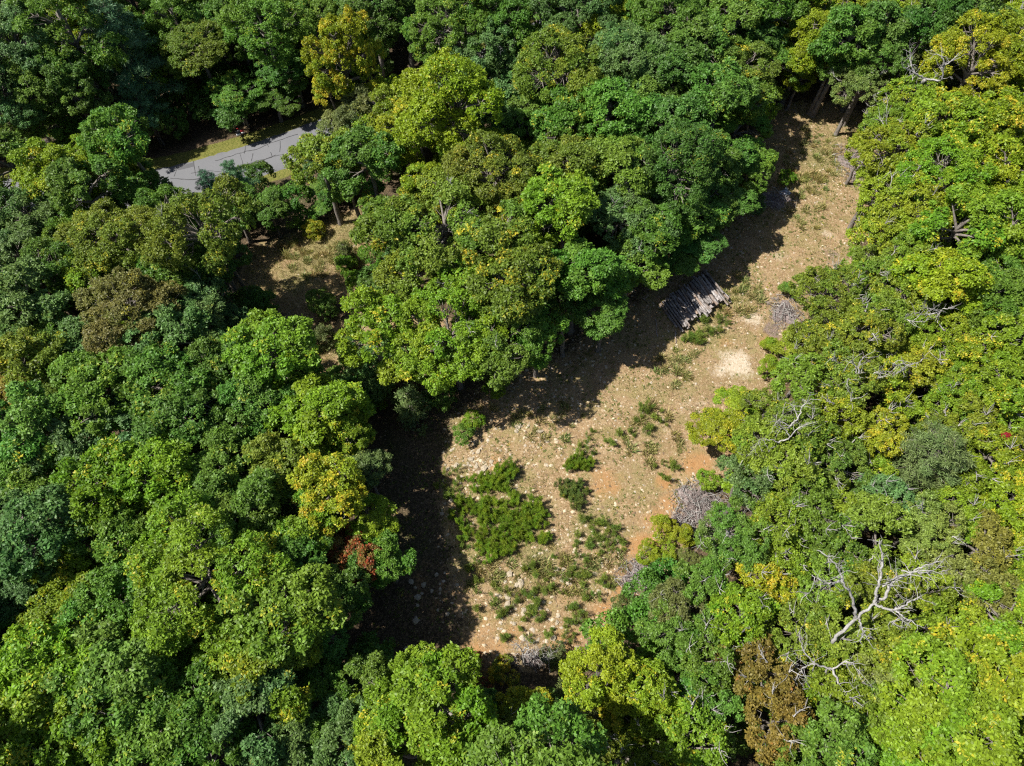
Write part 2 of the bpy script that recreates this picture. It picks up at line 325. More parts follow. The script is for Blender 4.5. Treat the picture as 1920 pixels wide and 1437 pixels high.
def road():
    n = len(RS); offs = np.array([-2.9, -2.7, -1.3, 0, 1.3, 2.62, 2.8]); dz = np.array([-.12, .012, .03, .04, .03, .012, -.12])
    ed = RNG.normal(0, .08, (n, 2))
    V = []
    for j, (o, d) in enumerate(zip(offs, dz)):
        oo = o+(ed[:, 0] if j == 1 else ed[:, 1] if j == 5 else 0)
        V.append(np.c_[road_pt(RS, np.broadcast_to(oo, (n,))), np.interp(RS, RS, _rc)+d])
    V = np.stack(V, 1).reshape(-1, 3); k = len(offs); i = (np.arange(n-1)[:, None]*k+np.arange(k-1)[None]).ravel()
    r = kind(link('road', mesh('road', V, np.stack([i, i+k, i+k+1, i+1], 1), M_ROAD, None, True)), 'structure')
    rg = np.random.default_rng(5)
    def s_at(u, v):
        p = G(u, v)[:2]; return RS[np.linalg.norm(ROAD-p, axis=1).argmin()], road_off(p[None])[0]
    def surf(s, o): return np.interp(s, RS, _rc)+.04-.0052*np.abs(np.clip(np.abs(o)-.0, 0, 3))*2.0+.006
    def seal(pts, wid, jit=.05):
        q = np.array([s_at(*p) for p in pts]); L = np.r_[0, np.cumsum(np.hypot(*np.diff(q, axis=0).T))]
        t = np.linspace(0, L[-1], max(5, int(L[-1]/.25))); s = np.interp(t, L, q[:, 0]); o = np.interp(t, L, q[:, 1])
        along = abs(q[-1, 0]-q[0, 0]) > abs(q[-1, 1]-q[0, 1])
        j = np.cumsum(rg.normal(0, jit, len(t))); j -= np.linspace(j[0], j[-1], len(t)); wv = wid*(.6+.8*rg.random(len(t)))
        if along: o = o+j; A = (s, o-wv/2); B = (s, o+wv/2)
        else: s = s+j; A = (s-wv/2, o); B = (s+wv/2, o)
        a = np.c_[road_pt(*A), surf(*A)]; b = np.c_[road_pt(*B), surf(*B)]; n = len(t); i = np.arange(n-1)
        F = np.stack([i, i+1, n+i+1, n+i], 1)
        link('crack_seal', mesh('crack_seal', np.r_[a, b], F if not along else F[:, ::-1], M_TAR), r)
    seal([(407, 301), (430, 295), (458, 288), (480, 283), (500, 274), (560, 252)], .09)
    seal([(318, 335), (360, 336), (400, 328), (440, 315), (470, 307), (500, 297), (530, 290), (560, 281)], .1)
    seal([(357, 326), (380, 322), (420, 321), (450, 311), (490, 299), (515, 292)], .07)
    seal([(470, 333), (497, 323), (520, 319)], .06)
    for p in ([(459, 273), (461, 288)], [(452, 290), (456, 309)], [(471, 289), (474, 303)], [(363, 303), (363, 331)], [(331, 315), (330, 331)], [(373, 312), (373, 325)], [(502, 269), (504, 276)], [(525, 265), (526, 285)], [(473, 310), (472, 321)], [(508, 286), (509, 294)]):
        seal(p, .07, .03)
    q = np.array([s_at(*p) for p in [(333, 306), (362, 300), (363, 313), (333, 316)]])
    s0, s1 = q[:, 0].min(), q[:, 0].max(); o0, o1 = q[:, 1].min(), min(q[:, 1].max(), 2.4); s = np.linspace(s0, s1, 8)
    A = np.c_[road_pt(s, np.full(8, o0)), surf(s, o0)-.003]; B = np.c_[road_pt(s, np.full(8, o1)), surf(s, o1)-.003]; i = np.arange(7)
    link('asphalt_patch', mesh('asphalt_patch', np.r_[A, B], np.stack([i, i+1, 8+i+1, 8+i], 1), M_PATCH), r)
road()

# ------------------------------------------------------------------ foliage prototypes
UP = np.array([0, 0, 1.])
def blades(Pc, T, N, L, W, fold, rg):
    """leaf quads folded on the midrib. Pc base points, T axis, N normal"""
    n = len(Pc); S = np.cross(N, T); L = L[:, None]; W = W[:, None]
    mid = Pc+T*L*.5
    V = np.stack([Pc, mid+S*W*.5-N*W*fold, Pc+T*L-N*L*.08, mid-S*W*.5-N*W*fold], 1).reshape(-1, 3)
    return V, np.arange(n*4).reshape(n, 4)
def sph(rg, n):
    return nrm(rg.normal(size=(n, 3)))
def whorl_leaves(ctr, nor, rg, k, L, W, lv, open_=.35, up=0.):
    """k leaves radiating from every shoot tip"""
    n = len(ctr); e1 = nrm(np.cross(nor, sph(rg, n))); e2 = np.cross(nor, e1)
    a = (np.arange(k)[None]*2*math.pi/k+rg.random((n, 1))*6.3+rg.normal(0, .35, (n, k)))[..., None]
    T = nrm(np.cos(a)*e1[:, None]+np.sin(a)*e2[:, None]+nor[:, None]*rg.normal(up+open_*.4, open_, (n, k, 1)))
    Nn = nrm(nor[:, None]+rg.normal(0, .5, (n, k, 3))); Nn = nrm(Nn-T*(Nn*T).sum(-1, keepdims=True))
    sz = rg.uniform(.7, 1.25, (n, k))
    V, F = blades((np.repeat(ctr[:, None], k, 1)+rg.normal(0, L*.18, (n, k, 3))).reshape(-1, 3), T.reshape(-1, 3), Nn.reshape(-1, 3), (L*sz).ravel(), (W*sz).ravel(), .18, rg)
    at = np.repeat(lv[:, None], k, 1).copy(); at[..., 0] = rg.random((n, k))
    return V, F, np.repeat(at.reshape(-1, 3), 4, 0)
PROTO = {}
def crown(seed, R, Hs, ch, nl, cr, nW, L, W, low=-.35, lobe=.38, gap=.14, k=6, bare=0, mat=None, droop=0., dens=4.2):
    rg = np.random.default_rng(seed); ga = 2.39996; L *= .8; W *= .82; nW = int(nW*1.25); cr *= .9
    st = np.array([rg.uniform(.8, 1.2), rg.uniform(.8, 1.2), 1.])
    lc, lr, ld = [], [], []
    for i in range(nl):
        z = 1-(1-low)*(i+.5)/nl+rg.normal(0, .06); z = min(.98, z); ph = i*ga+rg.normal(0, .3); q = math.sqrt(max(0, 1-z*z))
        if rg.random() < gap and i > 1: continue
        d = np.array([q*math.cos(ph), q*math.sin(ph), z]); f = rg.uniform(.48, .84)
        lc.append(d*np.array([R, R, Hs])*f*st); lr.append(R*lobe*rg.uniform(.75, 1.2)); ld.append(d)
    lc, lr, ld = np.array(lc), np.array(lr), np.array(ld)
    cc, co, cs, ci = [], [], [], []
    for i in range(len(lc)):
        m = int(dens*(lr[i]/cr)**1.6); d = sph(rg, m*2); o = nrm(ld[i]*.7+UP*.5)
        d = d[(d@o) > -.15-.25*rg.random(len(d))][:m]
        p = lc[i]+d*lr[i]*rg.uniform(.72, 1.08, (len(d), 1))*np.array([1, 1, .85])
        dd = np.linalg.norm((p[:, None]-lc[None])/lr[None, :, None], axis=2); dd[:, i] = 9
        keep = dd.min(1) > .72
        cc.append(p[keep]); co.append(nrm(d[keep]*.65+UP*.45)); cs.append(np.full(keep.sum(), i)); ci.append(cr*rg.uniform(.6, 1.3, keep.sum()))
    cc, co, cs, ci = np.vstack(cc), np.vstack(co), np.concatenate(cs), np.concatenate(ci)
    # thin out the hidden underside
    keep = (cc[:, 2] > -Hs*.75); cc, co, cs, ci = cc[keep], co[keep], cs[keep], ci[keep]
    n = len(cc); crand = rg.random(n); lrand = rg.random(len(lc))
    cnt = np.maximum(6, (nW*(ci/cr)**1.7).astype(int)); own = np.repeat(np.arange(n), cnt); m = len(own)
    d = sph(rg, m); flip = (d*co[own]).sum(1) < -.2; d[flip] *= -1
    rad = ci[own]*(.45+.55*rg.random(m)**.5); pos = cc[own]+d*rad[:, None]*np.array([1, 1, .72])
    pos[:, 2] -= droop*rg.random(m)*ci[own]
    nor = nrm(.5*d+.5*UP+.35*rg.normal(size=(m, 3))*.7)
    lv = np.c_[np.zeros(m), crand[own], lrand[cs[own]]]
    V, F, at = whorl_leaves(pos, nor, rg, k, L, W, lv)
    V = V+np.array([0, 0, ch])
    cm = mesh('crown', V, F, mat or M_LEAF, {'lv': at})
    # trunk with limbs and branches reaching the sprays
    b = MB(); tr = .028*ch+.02*R; topz = ch+Hs*.25; h = np.linspace(-.5, topz, 9); wob = np.cumsum(rg.normal(0, .07, (9, 2)), 0); wob -= wob[0]
    tp = np.c_[wob, h]; b.tube(tp, np.interp(h, [-.5, .3, topz], [tr*1.5, tr, tr*.35]), 7)
    for i in range(len(lc)):
        z0 = max(ch*.4, min(topz, ch+lc[i][2]*.4-R*.25)); p0 = np.array([np.interp(z0, h, tp[:, 0]), np.interp(z0, h, tp[:, 1]), z0]); p1 = lc[i]+[0, 0, ch]
        pm = (p0+p1)/2+[0, 0, .12*R]+rg.normal(0, .06*R, 3); t = np.linspace(0, 1, 7)[:, None]
        P = (1-t)**2*p0+2*t*(1-t)*pm+t*t*p1; b.tube(P, np.linspace(tr*.45, tr*.13, 7), 5)
        for j in np.flatnonzero(cs == i):
            if rg.random() < .55:
                s0 = rg.integers(2, 7); q0 = P[s0]; q1 = cc[j]+[0, 0, ch]; qm = (q0+q1)/2+rg.normal(0, .15, 3)
                b.tube([q0, qm, q1], [tr*.16, tr*.1, .01], 3)
    for _ in range(bare):                     # leafless limbs standing out of the crown
        i = rg.integers(len(lc)); p0 = lc[i]+[0, 0, ch]; dr = nrm(ld[i]+UP*.6+rg.normal(0, .3, 3))
        p1 = p0+dr*lr[i]*rg.uniform(1.0, 1.45); pm = (p0+p1)/2+rg.normal(0, .15, 3); b.tube([p0, pm, p1], [.06, .04, .012], 4, m=1)
        for _k in range(5):
            q0 = pm+(p1-pm)*rg.random(); q1 = q0+nrm(dr+rg.normal(0, .6, 3))*rg.uniform(.4, 1.0); b.tube([q0, (q0+q1)/2+rg.normal(0, .06, 3), q1], [.025, .018, .006], 3, m=1)
    tm = b.get('trunk', [M_BARK, M_TWIG], True)
    Rv = float(np.percentile(np.hypot(cc[:, 0], cc[:, 1]), 92)+cr*.6)
    return dict(crown=cm, trunk=tm, R=Rv, ch=ch+Hs*.15)
def conifer(seed, H, R, z0, nlay, nb, blue=False, soft=.3):
    rg = np.random.default_rng(seed); b = MB(); h = np.linspace(-.4, H, 8); b.tube(np.c_[rg.normal(0, .03, (8, 2)), h], np.linspace(.02*H, .015, 8), 6)
    ctr, nor, lv, ax = [], [], [], []
    for L in range(nlay):
        z = z0+(H-z0)*(L/nlay)**.9; r = R*(1-(L/nlay))**.7*rg.uniform(.8, 1.1)+.25; cr = rg.random()
        for j in range(nb):
            a = j*2*math.pi/nb+rg.normal(0, .2)+L*.9; rr = r*rg.uniform(.42, 1.15); d = np.array([math.cos(a), math.sin(a), rg.uniform(.05, .3)]); p0 = np.array([0, 0, z]); p1 = p0+d*rr-[0, 0, .06*rr*rr*.5]
            b.tube([p0, (p0+p1)/2+[0, 0, .05*rr], p1], [.035, .022, .008], 3)
            m = max(6, int(14*rr)); t = .25+.78*rg.random(m)**.7; side = np.array([-d[1], d[0], 0]); sp = (rg.random(m)-.5)*1.1*rr*.55*(1.15-t)*1.6
            q = p0+(p1-p0)*t[:, None]+side*sp[:, None]+np.c_[np.zeros((m, 2)), rg.normal(.04, .07, m)]
            ctr.append(q); nor.append(nrm(d*.7+side*np.sign(sp)[:, None]*.7+UP*.35+rg.normal(0, .2, (m, 3)))); lv.append(np.c_[np.zeros(m), np.full(m, cr)*.5+.5*rg.random(m), np.full(m, rg.random())])
    ctr, nor, lv = np.vstack(ctr), np.vstack(nor), np.vstack(lv)
    V, F, at = whorl_leaves(ctr, nor, rg, 9, soft, .055, lv, .9)
    return dict(crown=mesh('crown', V, F, M_PINE, {'lv': at}), trunk=b.get('trunk', [M_BARK], True), R=R*.92, ch=z0+(H-z0)*.55)
def add(shape, p): PROTO.setdefault(shape, []).append(p)
for i in range(7): add('b', crown(100+i, 4.8, 4.0, 9.5+.3*i, 13+i % 4, .70, 30, .25, .135))
for i in range(4): add('r', crown(140+i, 3.4, 3.3, 8.5, 11, .56, 26, .22, .12, lobe=.40))
for i in range(4): add('t', crown(120+i, 3.4, 5.2, 9.5, 13, .68, 26, .23, .125, low=-.6))
for i in range(4): add('y', crown(160+i, 4.2, 4.3, 9.5, 15, .5, 24, .22, .125, lobe=.30, gap=.15, droop=.4))
for i in range(6): add('s', crown(180+i, 3.3, 2.0, 6.4, 19, .33, 15, .19, .115, low=-.1, lobe=.27, gap=.2, bare=6, dens=3.6, k=5))
for i in range(3): add('o', crown(200+i, 4.4, 3.2, 8.0, 16, .55, 17, .23, .13, low=-.3, lobe=.27, gap=.2, bare=3, dens=4.6))
for i in range(6): add('c', crown(260+i, 2.3, 2.1, 6.6, 10, .44, 24, .215, .118, lobe=.37, gap=.14))
for i in range(5): add('d', crown(280+i, 1.9, 1.3, 5.0, 13, .30, 14, .18, .105, low=-.1, lobe=.29, gap=.2, bare=4, dens=3.8, k=5))
for i in range(3): add('u', crown(220+i, 1.5, 1.2, 1.5, 6, .42, 20, .17, .10, lobe=.5))
for i in range(2): add('p', conifer(240+i, 14, 3.9, 5, 13, 6, soft=.34))
for i in range(2): add('q', conifer(250+i, 3.6, 1.5, .5, 8, 6, soft=.26))

COL = dict(dg=(.075, .160, .024), mg=(.105, .205, .026), bg=(.105, .195, .055), yg=(.160, .260, .016), yl=(.215, .275, .014), ol=(.140, .205, .022), br=(.185, .165, .045), rd=(.190, .165, .036),
           pn=(.120, .165, .045), bp=(.085, .19, .095), gg=(.135, .18, .055), bs=(.115, .225, .013), tn=(.27, .25, .05), gy=(.13, .17, .045))
WORD = dict(dg='dark green', mg='mid-green', bg='bluish green', yg='yellow-green', yl='bright yellow', ol='olive green', br='brownish', rd='reddish brown', pn='grey-green', bp='blue-green', gg='pale grey-green', bs='vivid green', tn='tan yellow', gy='dull grey-green')
SHW = dict(b='broad-crowned tree', r='round-crowned tree', t='tall tree', y='airy tree', s='twiggy scrub tree', o='open-crowned oak', u='low shrub', c='young bushy tree', d='young twiggy tree', p='feathery pine', q='young pine')
CATW = dict(u='shrub', p='pine tree', q='pine tree'); NAMW = dict(c='young_tree', d='young_tree', b='broadleaf_tree', r='broadleaf_tree', t='broadleaf_tree', y='broadleaf_tree', s='scrub_tree', o='oak_tree', u='shrub', p='pine_tree', q='young_pine')
LAND = [('the mailbox', (450, 250)), ('the stacked logs', (1300, 575)), ('the bare white dead tree', (1570, 1190)), ('the road bend', (330, 320)), ('the orange soil track', (1190, 1070)), ('the feathery sapling patch', (940, 970)),
        ('the grassy opening', (600, 470)), ('the far clearing end', (1540, 230)), ('the pale bare soil patch', (1380, 685)), ('the shaded clearing foot', (780, 1180)), ('the brown oak', (240, 640)), ('the big yellow maple', (840, 260)),
        ('the reddening sourwood', (1420, 1330)), ('the feathery pine', (1720, 900)), ('the blue-green hemlock', (220, 130)), ('the leaning dead snag', (420, 560)), ('the golden-tipped maple', (600, 980)), ('the purplish brush heap', (1310, 945)), ('the bright yellow birches', (1110, 1310))]
LANDP = [(n, G(*p)[:2]) for n, p in LAND]
TREES = []
SUND = np.array([-SH.x*math.cos(SUN_EL), -SH.y*math.cos(SUN_EL), math.sin(SUN_EL)])
SUNLIT = np.array([G(*q) for q in [(340, 320), (380, 310), (420, 300), (460, 290), (500, 285), (540, 265), (480, 320), (430, 270), (520, 245), (360, 320), (600, 470), (640, 440), (670, 420), (570, 500), (620, 640), (610, 450), (565, 475), (590, 505), (625, 420), (650, 465), (860, 850), (900, 880), (950, 830), (1000, 830), (1100, 820), (1190, 790), (1200, 720),
    (1250, 690), (1290, 650), (1330, 640), (1400, 600), (1420, 500), (1400, 530), (1480, 420), (1510, 340), (1520, 260), (1560, 230), (870, 940), (880, 1000), (900, 1060), (920, 1130), (930, 1190), (1000, 1200), (1340, 570), (1330, 590)]])
def shade_cost(g, z, hc, R, uv=None):
    v = np.array([g[0], g[1], z+hc])-SUNLIT; t = v@SUND; m = np.linalg.norm(v-t[:, None]*SUND, axis=1); c = float(((t > .5) & (m < R*.98)).sum())
    if g[1] > 44 and g[0] < 24 and abs(road_off(np.array(g[:2])[None])[0]) < 4.0: c += 10
    if uv and 300 < uv[0] < 640 and uv[1] < 240 and road_off(np.array(g[:2])[None])[0] < 4.2: c += 10
    return c
def tree(u, v, r, col, shape, acc=None, label=None, name=None, seed=None, hs=1.0, base=None, red=False, jit=True):
    rg = random.Random(f'{u},{v},{seed}')
    P = PROTO[shape]; pr = P[rg.randrange(len(P))]
    if base is None and shape in 'brotys':
        if r*unproj(u, v, 7)[1]/FPX/pr['R'] < .74: P = PROTO['d' if shape == 's' else 'c']; pr = P[rg.randrange(len(P))]
    best = None
    for rf, hf in (((1, 1), (1, .86), (1, 1.14), (1, .74), (1, 1.28), (1, .64), (1, .52), (1, .42), (.85, 1), (.85, .8), (.8, 1.3), (.7, .8), (.7, .62)) if base is None and shape not in 'uq' else ((1, 1),)):
        hc = pr['ch']
        for _ in range(4):
            if base is None: g, d = unproj(u, v, hc); s = min(1.35 if shape == 'b' else 1.22, max(.5, (.95 if 240 < u < 640 and v < 420 else 1.1)*rf*r*d/FPX/pr['R']))
            else: g = base; s = r
            hc = pr['ch']*s*hs*hf
        c = shade_cost(g, float(gz(g[0], g[1])), hc, s*pr['R'], (u, v))
        if best is None or c < best[0]: best = (c, g, s, hf)
        if c == 0: break
    if base is not None and best[0] and shape not in 'uq': return None
    _, g, s, hf = best; hs = hs*hf
    z = float(gz(g[0], g[1]))
    nm = name or NAMW[shape]
    e = link(nm, None, None, (g[0], g[1], z), (rg.gauss(0, .03), rg.gauss(0, .03), rg.random()*6.283), (s, s, s*hs*rg.uniform(.95, 1.05)))
    e.empty_display_size = .5
    link('trunk', pr['trunk'], e); c = link('crown', pr['crown'], e)
    k = COL[col]; j = [rg.uniform(.86, 1.16) if jit else 1]*3; j[0] *= rg.uniform(.88, 1.14); j[2] *= rg.uniform(.85, 1.15)
    a = acc if acc is not None else {'yg': .12, 'yl': .2, 'ol': .14, 'br': .1, 'rd': .3, 'mg': .05, 'dg': .02, 'bg': .02, 'tn': .2}.get(col, .02)
    if g[0] > 16 and shape == 's': k = tuple(.62*a+.38*b for a, b in zip(k, (.210, .262, .024)))
    c.color = (*[k[i]*j[i] for i in range(3)], max(0, a+rg.uniform(-.05, .06)))
    if red:
        c.material_slots[0].link = 'OBJECT'; c.material_slots[0].material = M_LEAFR
    size = '' if shape in 'uq' else ('small ' if s*pr['R'] < 2.6 else 'large ' if s*pr['R'] > 5 else '')
    TREES.append(dict(e=e, g=g, R=s*pr['R'], label=label, col=col, shape=shape, size=size, u=u))
    return e
# --- crowns read off the photograph: u v radius colour shape
LIST = '''
25 90 95 bg b;110 60 80 mg t;45 10 70 mg b;90 150 70 mg r;20 195 70 bg r;75 235 60 mg r;150 170 55 dg r;160 20 60 yg t
375 95 85 ol b;330 40 60 mg t;495 55 95 mg b;440 175 60 mg t;545 130 70 dg b;590 40 70 mg b;430 20 60 mg r;515 185 45 dg r
150 250 45 mg r;235 245 70 mg b;200 300 60 yg r;262 322 36 mg r;195 375 42 yg r .8;30 320 75 mg b;105 330 65 yg r;170 360 70 mg b;60 405 70 bg r;250 360 55 mg r
215 440 90 ol b;130 440 60 mg r;375 430 95 ol o;300 400 60 mg r;440 388 58 mg b;505 388 40 mg r;340 500 60 mg r;40 480 70 bg r;110 510 60 mg r;420 470 50 dg r;318 380 34 yg r
602 292 70 ol b;690 290 70 mg b;612 365 50 mg r .6;685 195 55 gg r;664 355 48 mg r .6;985 78 45 mg r;628 225 40 gg r .7
760 30 75 dg b;690 5 70 dg b;850 55 75 mg b;905 25 60 mg r;935 95 50 bg r;1000 45 80 mg b;1085 45 85 bg b;1040 135 85 ol b;1165 35 75 yg b;1245 55 80 mg b;1180 125 80 bg b;1265 130 70 dg b;960 140 40 bg r
1060 225 80 mg b;1160 215 85 mg b;1255 220 80 dg b;975 235 60 mg r;940 325 95 ol b;1060 305 82 ol b;1170 300 80 mg b;1265 315 85 dg b;870 285 50 yg r
840 420 105 ol o;740 430 80 ol b;945 440 90 ol b;1060 400 85 yg b;1175 400 88 bg o;1280 385 80 mg b;1340 300 85 dg b;1385 245 70 mg b;1345 180 75 mg b;1310 90 75 mg b;1395 115 60 ol r;1425 190 50 mg r;1350 370 60 dg b;1400 310 50 mg r
1085 510 85 mg b;1185 495 80 mg o;1260 465 62 dg b;980 530 85 ol b;870 530 85 yg o;1135 585 52 mg o;1065 590 50 dg r;770 520 70 ol o;700 620 75 yg o;775 640 70 yg o;930 640 85 mg o;850 625 95 yg o;1010 620 55 mg o;1210 430 60 mg r;1310 440 55 dg r
1375 35 70 mg b;1450 20 65 mg b;1590 60 65 mg b;1655 50 70 dg b;1640 115 55 mg r;1740 50 75 dg b;1825 35 70 dg b;1560 110 45 mg r;1455 110 50 mg r;1420 60 50 dg r
1890 80 85 yl b;1820 120 80 yl b;1725 190 62 yg s;1780 225 75 yg b;1870 220 80 yl b;1690 290 72 yg s;1650 335 48 yg s;1780 325 85 yg b;1880 330 80 yl b;1700 395 75 yg s;1800 425 80 yg b;1895 440 75 yg b;1650 440 55 yg s;1720 480 70 yg s;1640 510 52 ol s;1840 500 60 mg b;1660 240 45 mg s
1560 565 62 ol s;1615 615 60 ol s;1700 555 62 yg s;1775 525 70 yl b;1870 545 70 mg b;1650 590 50 mg s;1740 610 60 yg s;1830 645 70 yl s;1900 630 60 yg b;1535 640 45 ol s;1505 710 55 mg s;1455 765 50 mg s;1490 660 35 yg s
1425 830 55 mg s;1505 800 60 mg s;1580 705 65 ol s;1645 705 60 yl s;1720 695 65 yl s;1800 725 65 yg s;1885 720 65 yg b;1565 790 62 yg s;1480 880 60 mg s;1405 905 55 bg s;1560 865 60 dg s;1640 800 60 yl s;1860 850 60 yl s;1895 930 65 yl b;1800 960 55 yg s;1820 790 55 ol s
1375 995 62 mg s;1445 985 55 yg s;1510 950 58 mg s;1570 950 50 yg s;1635 980 60 mg s;1720 990 62 bg s;1835 1020 68 br s;1905 1010 55 yl s;1320 1100 55 mg s;1265 1135 50 gy s;1255 1190 60 mg s;1390 1150 60 yg s;1490 1060 62 yg s;1550 1090 58 mg s;1640 1110 70 ol s;1720 1110 60 yg s;1790 1080 58 gg s
1570 1200 65 mg s;1660 1200 70 ol s;1740 1190 65 yg s;1840 1110 65 br s;1890 1170 70 yg b;1320 1235 60 mg s;1380 1220 50 yg s;1500 1180 60 ol s;1570 1300 65 yg s;1660 1285 70 gg s;1755 1300 95 yg b;1865 1285 105 yl b;1640 1370 70 mg s;1560 1400 80 mg b;1720 1405 90 yg b;1840 1410 105 yg b;1325 1320 60 mg s;1300 1400 70 yg s;1480 1430 60 mg s;1500 1360 45 mg s
1215 1290 60 yg s;1230 1370 65 yg s;1180 1420 60 ol s;980 1330 50 yl y;1110 1400 55 ol s;930 1390 50 ol s;1290 1270 50 mg s
782 1272 56 yg y;730 1310 80 yg y;830 1330 100 yg y;750 1400 80 yg y;690 1280 60 mg b;660 1390 70 bg b;860 1400 65 yg y;600 1300 60 mg y;900 1340 45 dg r
55 1000 105 bg b;130 1095 62 yl r;65 1100 65 bg b;215 1005 75 mg b;365 1085 150 yg b;300 1195 70 yg r;320 990 70 yg r;520 1140 100 ol b;455 1220 80 yg b;540 1060 75 mg b;590 1170 60 dg b;635 1095 62 dg b;205 910 80 yg b;300 885 75 yg b;410 880 70 mg b;470 960 75 mg b;250 1080 60 mg r
75 1275 125 yg b;205 1260 110 mg b;310 1290 75 mg b;50 1410 110 yg b;165 1380 95 yg b;270 1400 95 mg b;375 1375 90 mg b;465 1330 90 bg b;545 1410 70 bg b;20 1180 60 dg b;590 1370 60 mg r
40 560 75 bg b;100 600 60 mg r;180 505 60 yg r;315 500 62 mg b;60 690 75 ol b;150 640 62 bg b;325 640 75 bg b;180 740 85 mg b;300 720 85 mg b;55 800 85 mg b;140 840 75 bg b;235 800 70 bg b;345 790 75 mg b;380 840 55 bg r;435 600 32 bg r;250 680 60 mg r;60 900 70 mg b;120 740 60 mg r
505 650 80 yg b;550 700 55 mg r;585 770 85 yg b;510 720 50 mg r;640 800 55 yg r;500 880 62 ol b;570 880 55 yg r;690 985 55 yg b;685 880 45 gy t;720 1050 50 mg b;430 760 45 mg r;440 820 50 bg r;630 860 45 yg r
'''
for it in LIST.replace('\n', ';').split(';'):
    if it.strip():
        u, v, r, c, s_, *h_ = it.split(); tree(int(u), int(v), int(r), c, s_, hs=float(h_[0]) if h_ else 1.0)
# --- ones that stand out
tree(840, 190, 112, 'yl', 'y', .12, 'big bright yellow-green maple rising above the darker oaks', 'maple_tree', 1)
tree(785, 245, 68, 'yl', 'y', .18, 'yellow maple with orange-tinged leaves leaning out beside the big yellow maple', 'maple_tree', 1)
tree(650, 110, 66, 'yl', 'y', .3, 'thin golden-yellow tree with dark trunk showing, across the road bend', 'birch_tree', 1)
tree(620, 165, 36, 'yl', 'y', .5, 'small golden-yellow tree at the grassy road verge', 'birch_tree', 1)
tree(1515, 70, 58, 'yl', 't', .05, 'narrow lime-yellow tree behind the far end of the clearing', 'birch_tree', 1)
tree(1500, 140, 36, 'yl', 'y', .1, 'small lime-yellow tree overhanging the far end of the clearing', 'birch_tree', 1)
tree(215, 75, 85, 'bp', 'p', 0, 'blue-green feathery hemlock among broadleaf trees across the road', 'hemlock_tree', 1)
tree(255, 180, 50, 'bp', 'p', 0, 'smaller blue-green hemlock in the shade across the road', 'hemlock_tree', 2)
tree(240, 590, 88, 'br', 'b', .1, 'brownish-olive oak with dull rusty crown', 'oak_tree', 1)
tree(1745, 850, 78, 'pn', 'p', 0, 'grey-green feathery pine with soft needles on the sunny slope', 'pine_tree', 1, .8)
tree(1690, 925, 52, 'pn', 'p', 0, 'smaller grey-green pine at the foot of the larger feathery pine', 'pine_tree', 2, .7)
tree(1065, 1365, 66, 'pn', 'p', 0, 'grey-green pine beside the bright yellow birches', 'pine_tree', 3, .8)
tree(1000, 1410, 50, 'pn', 'p', 0, 'small grey-green pine in the hollow below the yellow birches', 'pine_tree', 4, .8)
tree(1120, 1260, 68, 'yl', 'y', .12, 'bright yellow birch at the lower edge of the clearing', 'birch_tree', 1)
tree(1165, 1335, 52, 'yl', 'y', .3, 'golden birch just below the bright yellow birch', 'birch_tree', 2)
tree(1425, 1265, 78, 'rd', 's', .08, 'reddening sourwood with rust-brown crown', 'sourwood_tree', 1, red=True)
tree(1440, 1345, 80, 'rd', 's', .10, 'larger rust-red sourwood standing behind a dark gap from the dead tree', 'sourwood_tree', 2, red=True)
tree(615, 925, 68, 'yl', 'b', .36, 'maple with golden and orange turning leaves over green', 'maple_tree', 1)
tree(655, 1045, 52, 'rd', 'r', .45, 'shaded maple with rusty red-brown leaves', 'maple_tree', 2, red=True)
tree(1425, 1085, 50, 'yl', 's', .45, 'scrubby yellow tree with orange-tipped leaves by the orange track', 'scrub_tree', 2)
tree(25, 720, 45, 'tn', 'r', .25, 'tan-yellow pale tree at the wood edge', 'broadleaf_tree', 2)
tree(440, 335, 34, 'bp', 'p', 0, 'dark pine top standing against the asphalt road', 'pine_tree', 5)
tree(392, 352, 24, 'bp', 'p', 0, 'small dark pine beside the asphalt road', 'pine_tree', 6)
tree(1345, 800, 48, 'yl', 'y', .1, 'yellow-green sapling tree overhanging the sunlit bare soil', 'sapling_tree', 1, .55)
tree(1385, 765, 42, 'yg', 'y', .2, 'airy green sapling tree at the edge of the pale soil patch', 'sapling_tree', 2, .55)
tree(1615, 155, 48, 'gg', 's', 0, 'grey-green half-bare small tree at the far end of the clearing', 'scrub_tree', 3)
tree(1628, 275, 36, 'yl', 's', .2, 'small yellow-green scrub tree leaning into the clearing near its far end', 'scrub_tree', 4)

# --- shrubs by the clearing, placed on the ground
def shrub(u, v, r, col, lab, acc=.05, shape='u', hs=1.0, red=False):
    return tree(u, v, r, col, shape, acc, lab, 'shrub' if shape == 'u' else None, hs=hs, red=red)
shrub(935, 720, 28, 'bs', 'vivid green bush under the oak at the clearing edge'); shrub(885, 790, 17, 'bs', 'vivid green bush at the foot of the leaning oak trunk')
shrub(870, 815, 13, 'mg', 'small green bush beside the leaning oak trunk'); shrub(830, 745, 28, 'mg', 'dark green bush left of the oak trunk'.replace('left of', 'close to')); shrub(770, 755, 35, 'gg', 'pale green fine-leaved bush in the dappled shade', shape='q')
shrub(710, 735, 34, 'bs', 'bright green bush in the opening below the oaks'); shrub(1240, 990, 26, 'yl', 'bright yellow bush beside the orange soil track'); shrub(1275, 1005, 16, 'yl', 'small bright yellow bush at the brush heap')
shrub(1250, 1040, 20, 'yl', 'yellow bush below the brush heap'); shrub(1215, 1035, 13, 'yl', 'tiny yellow bush on the orange soil track')
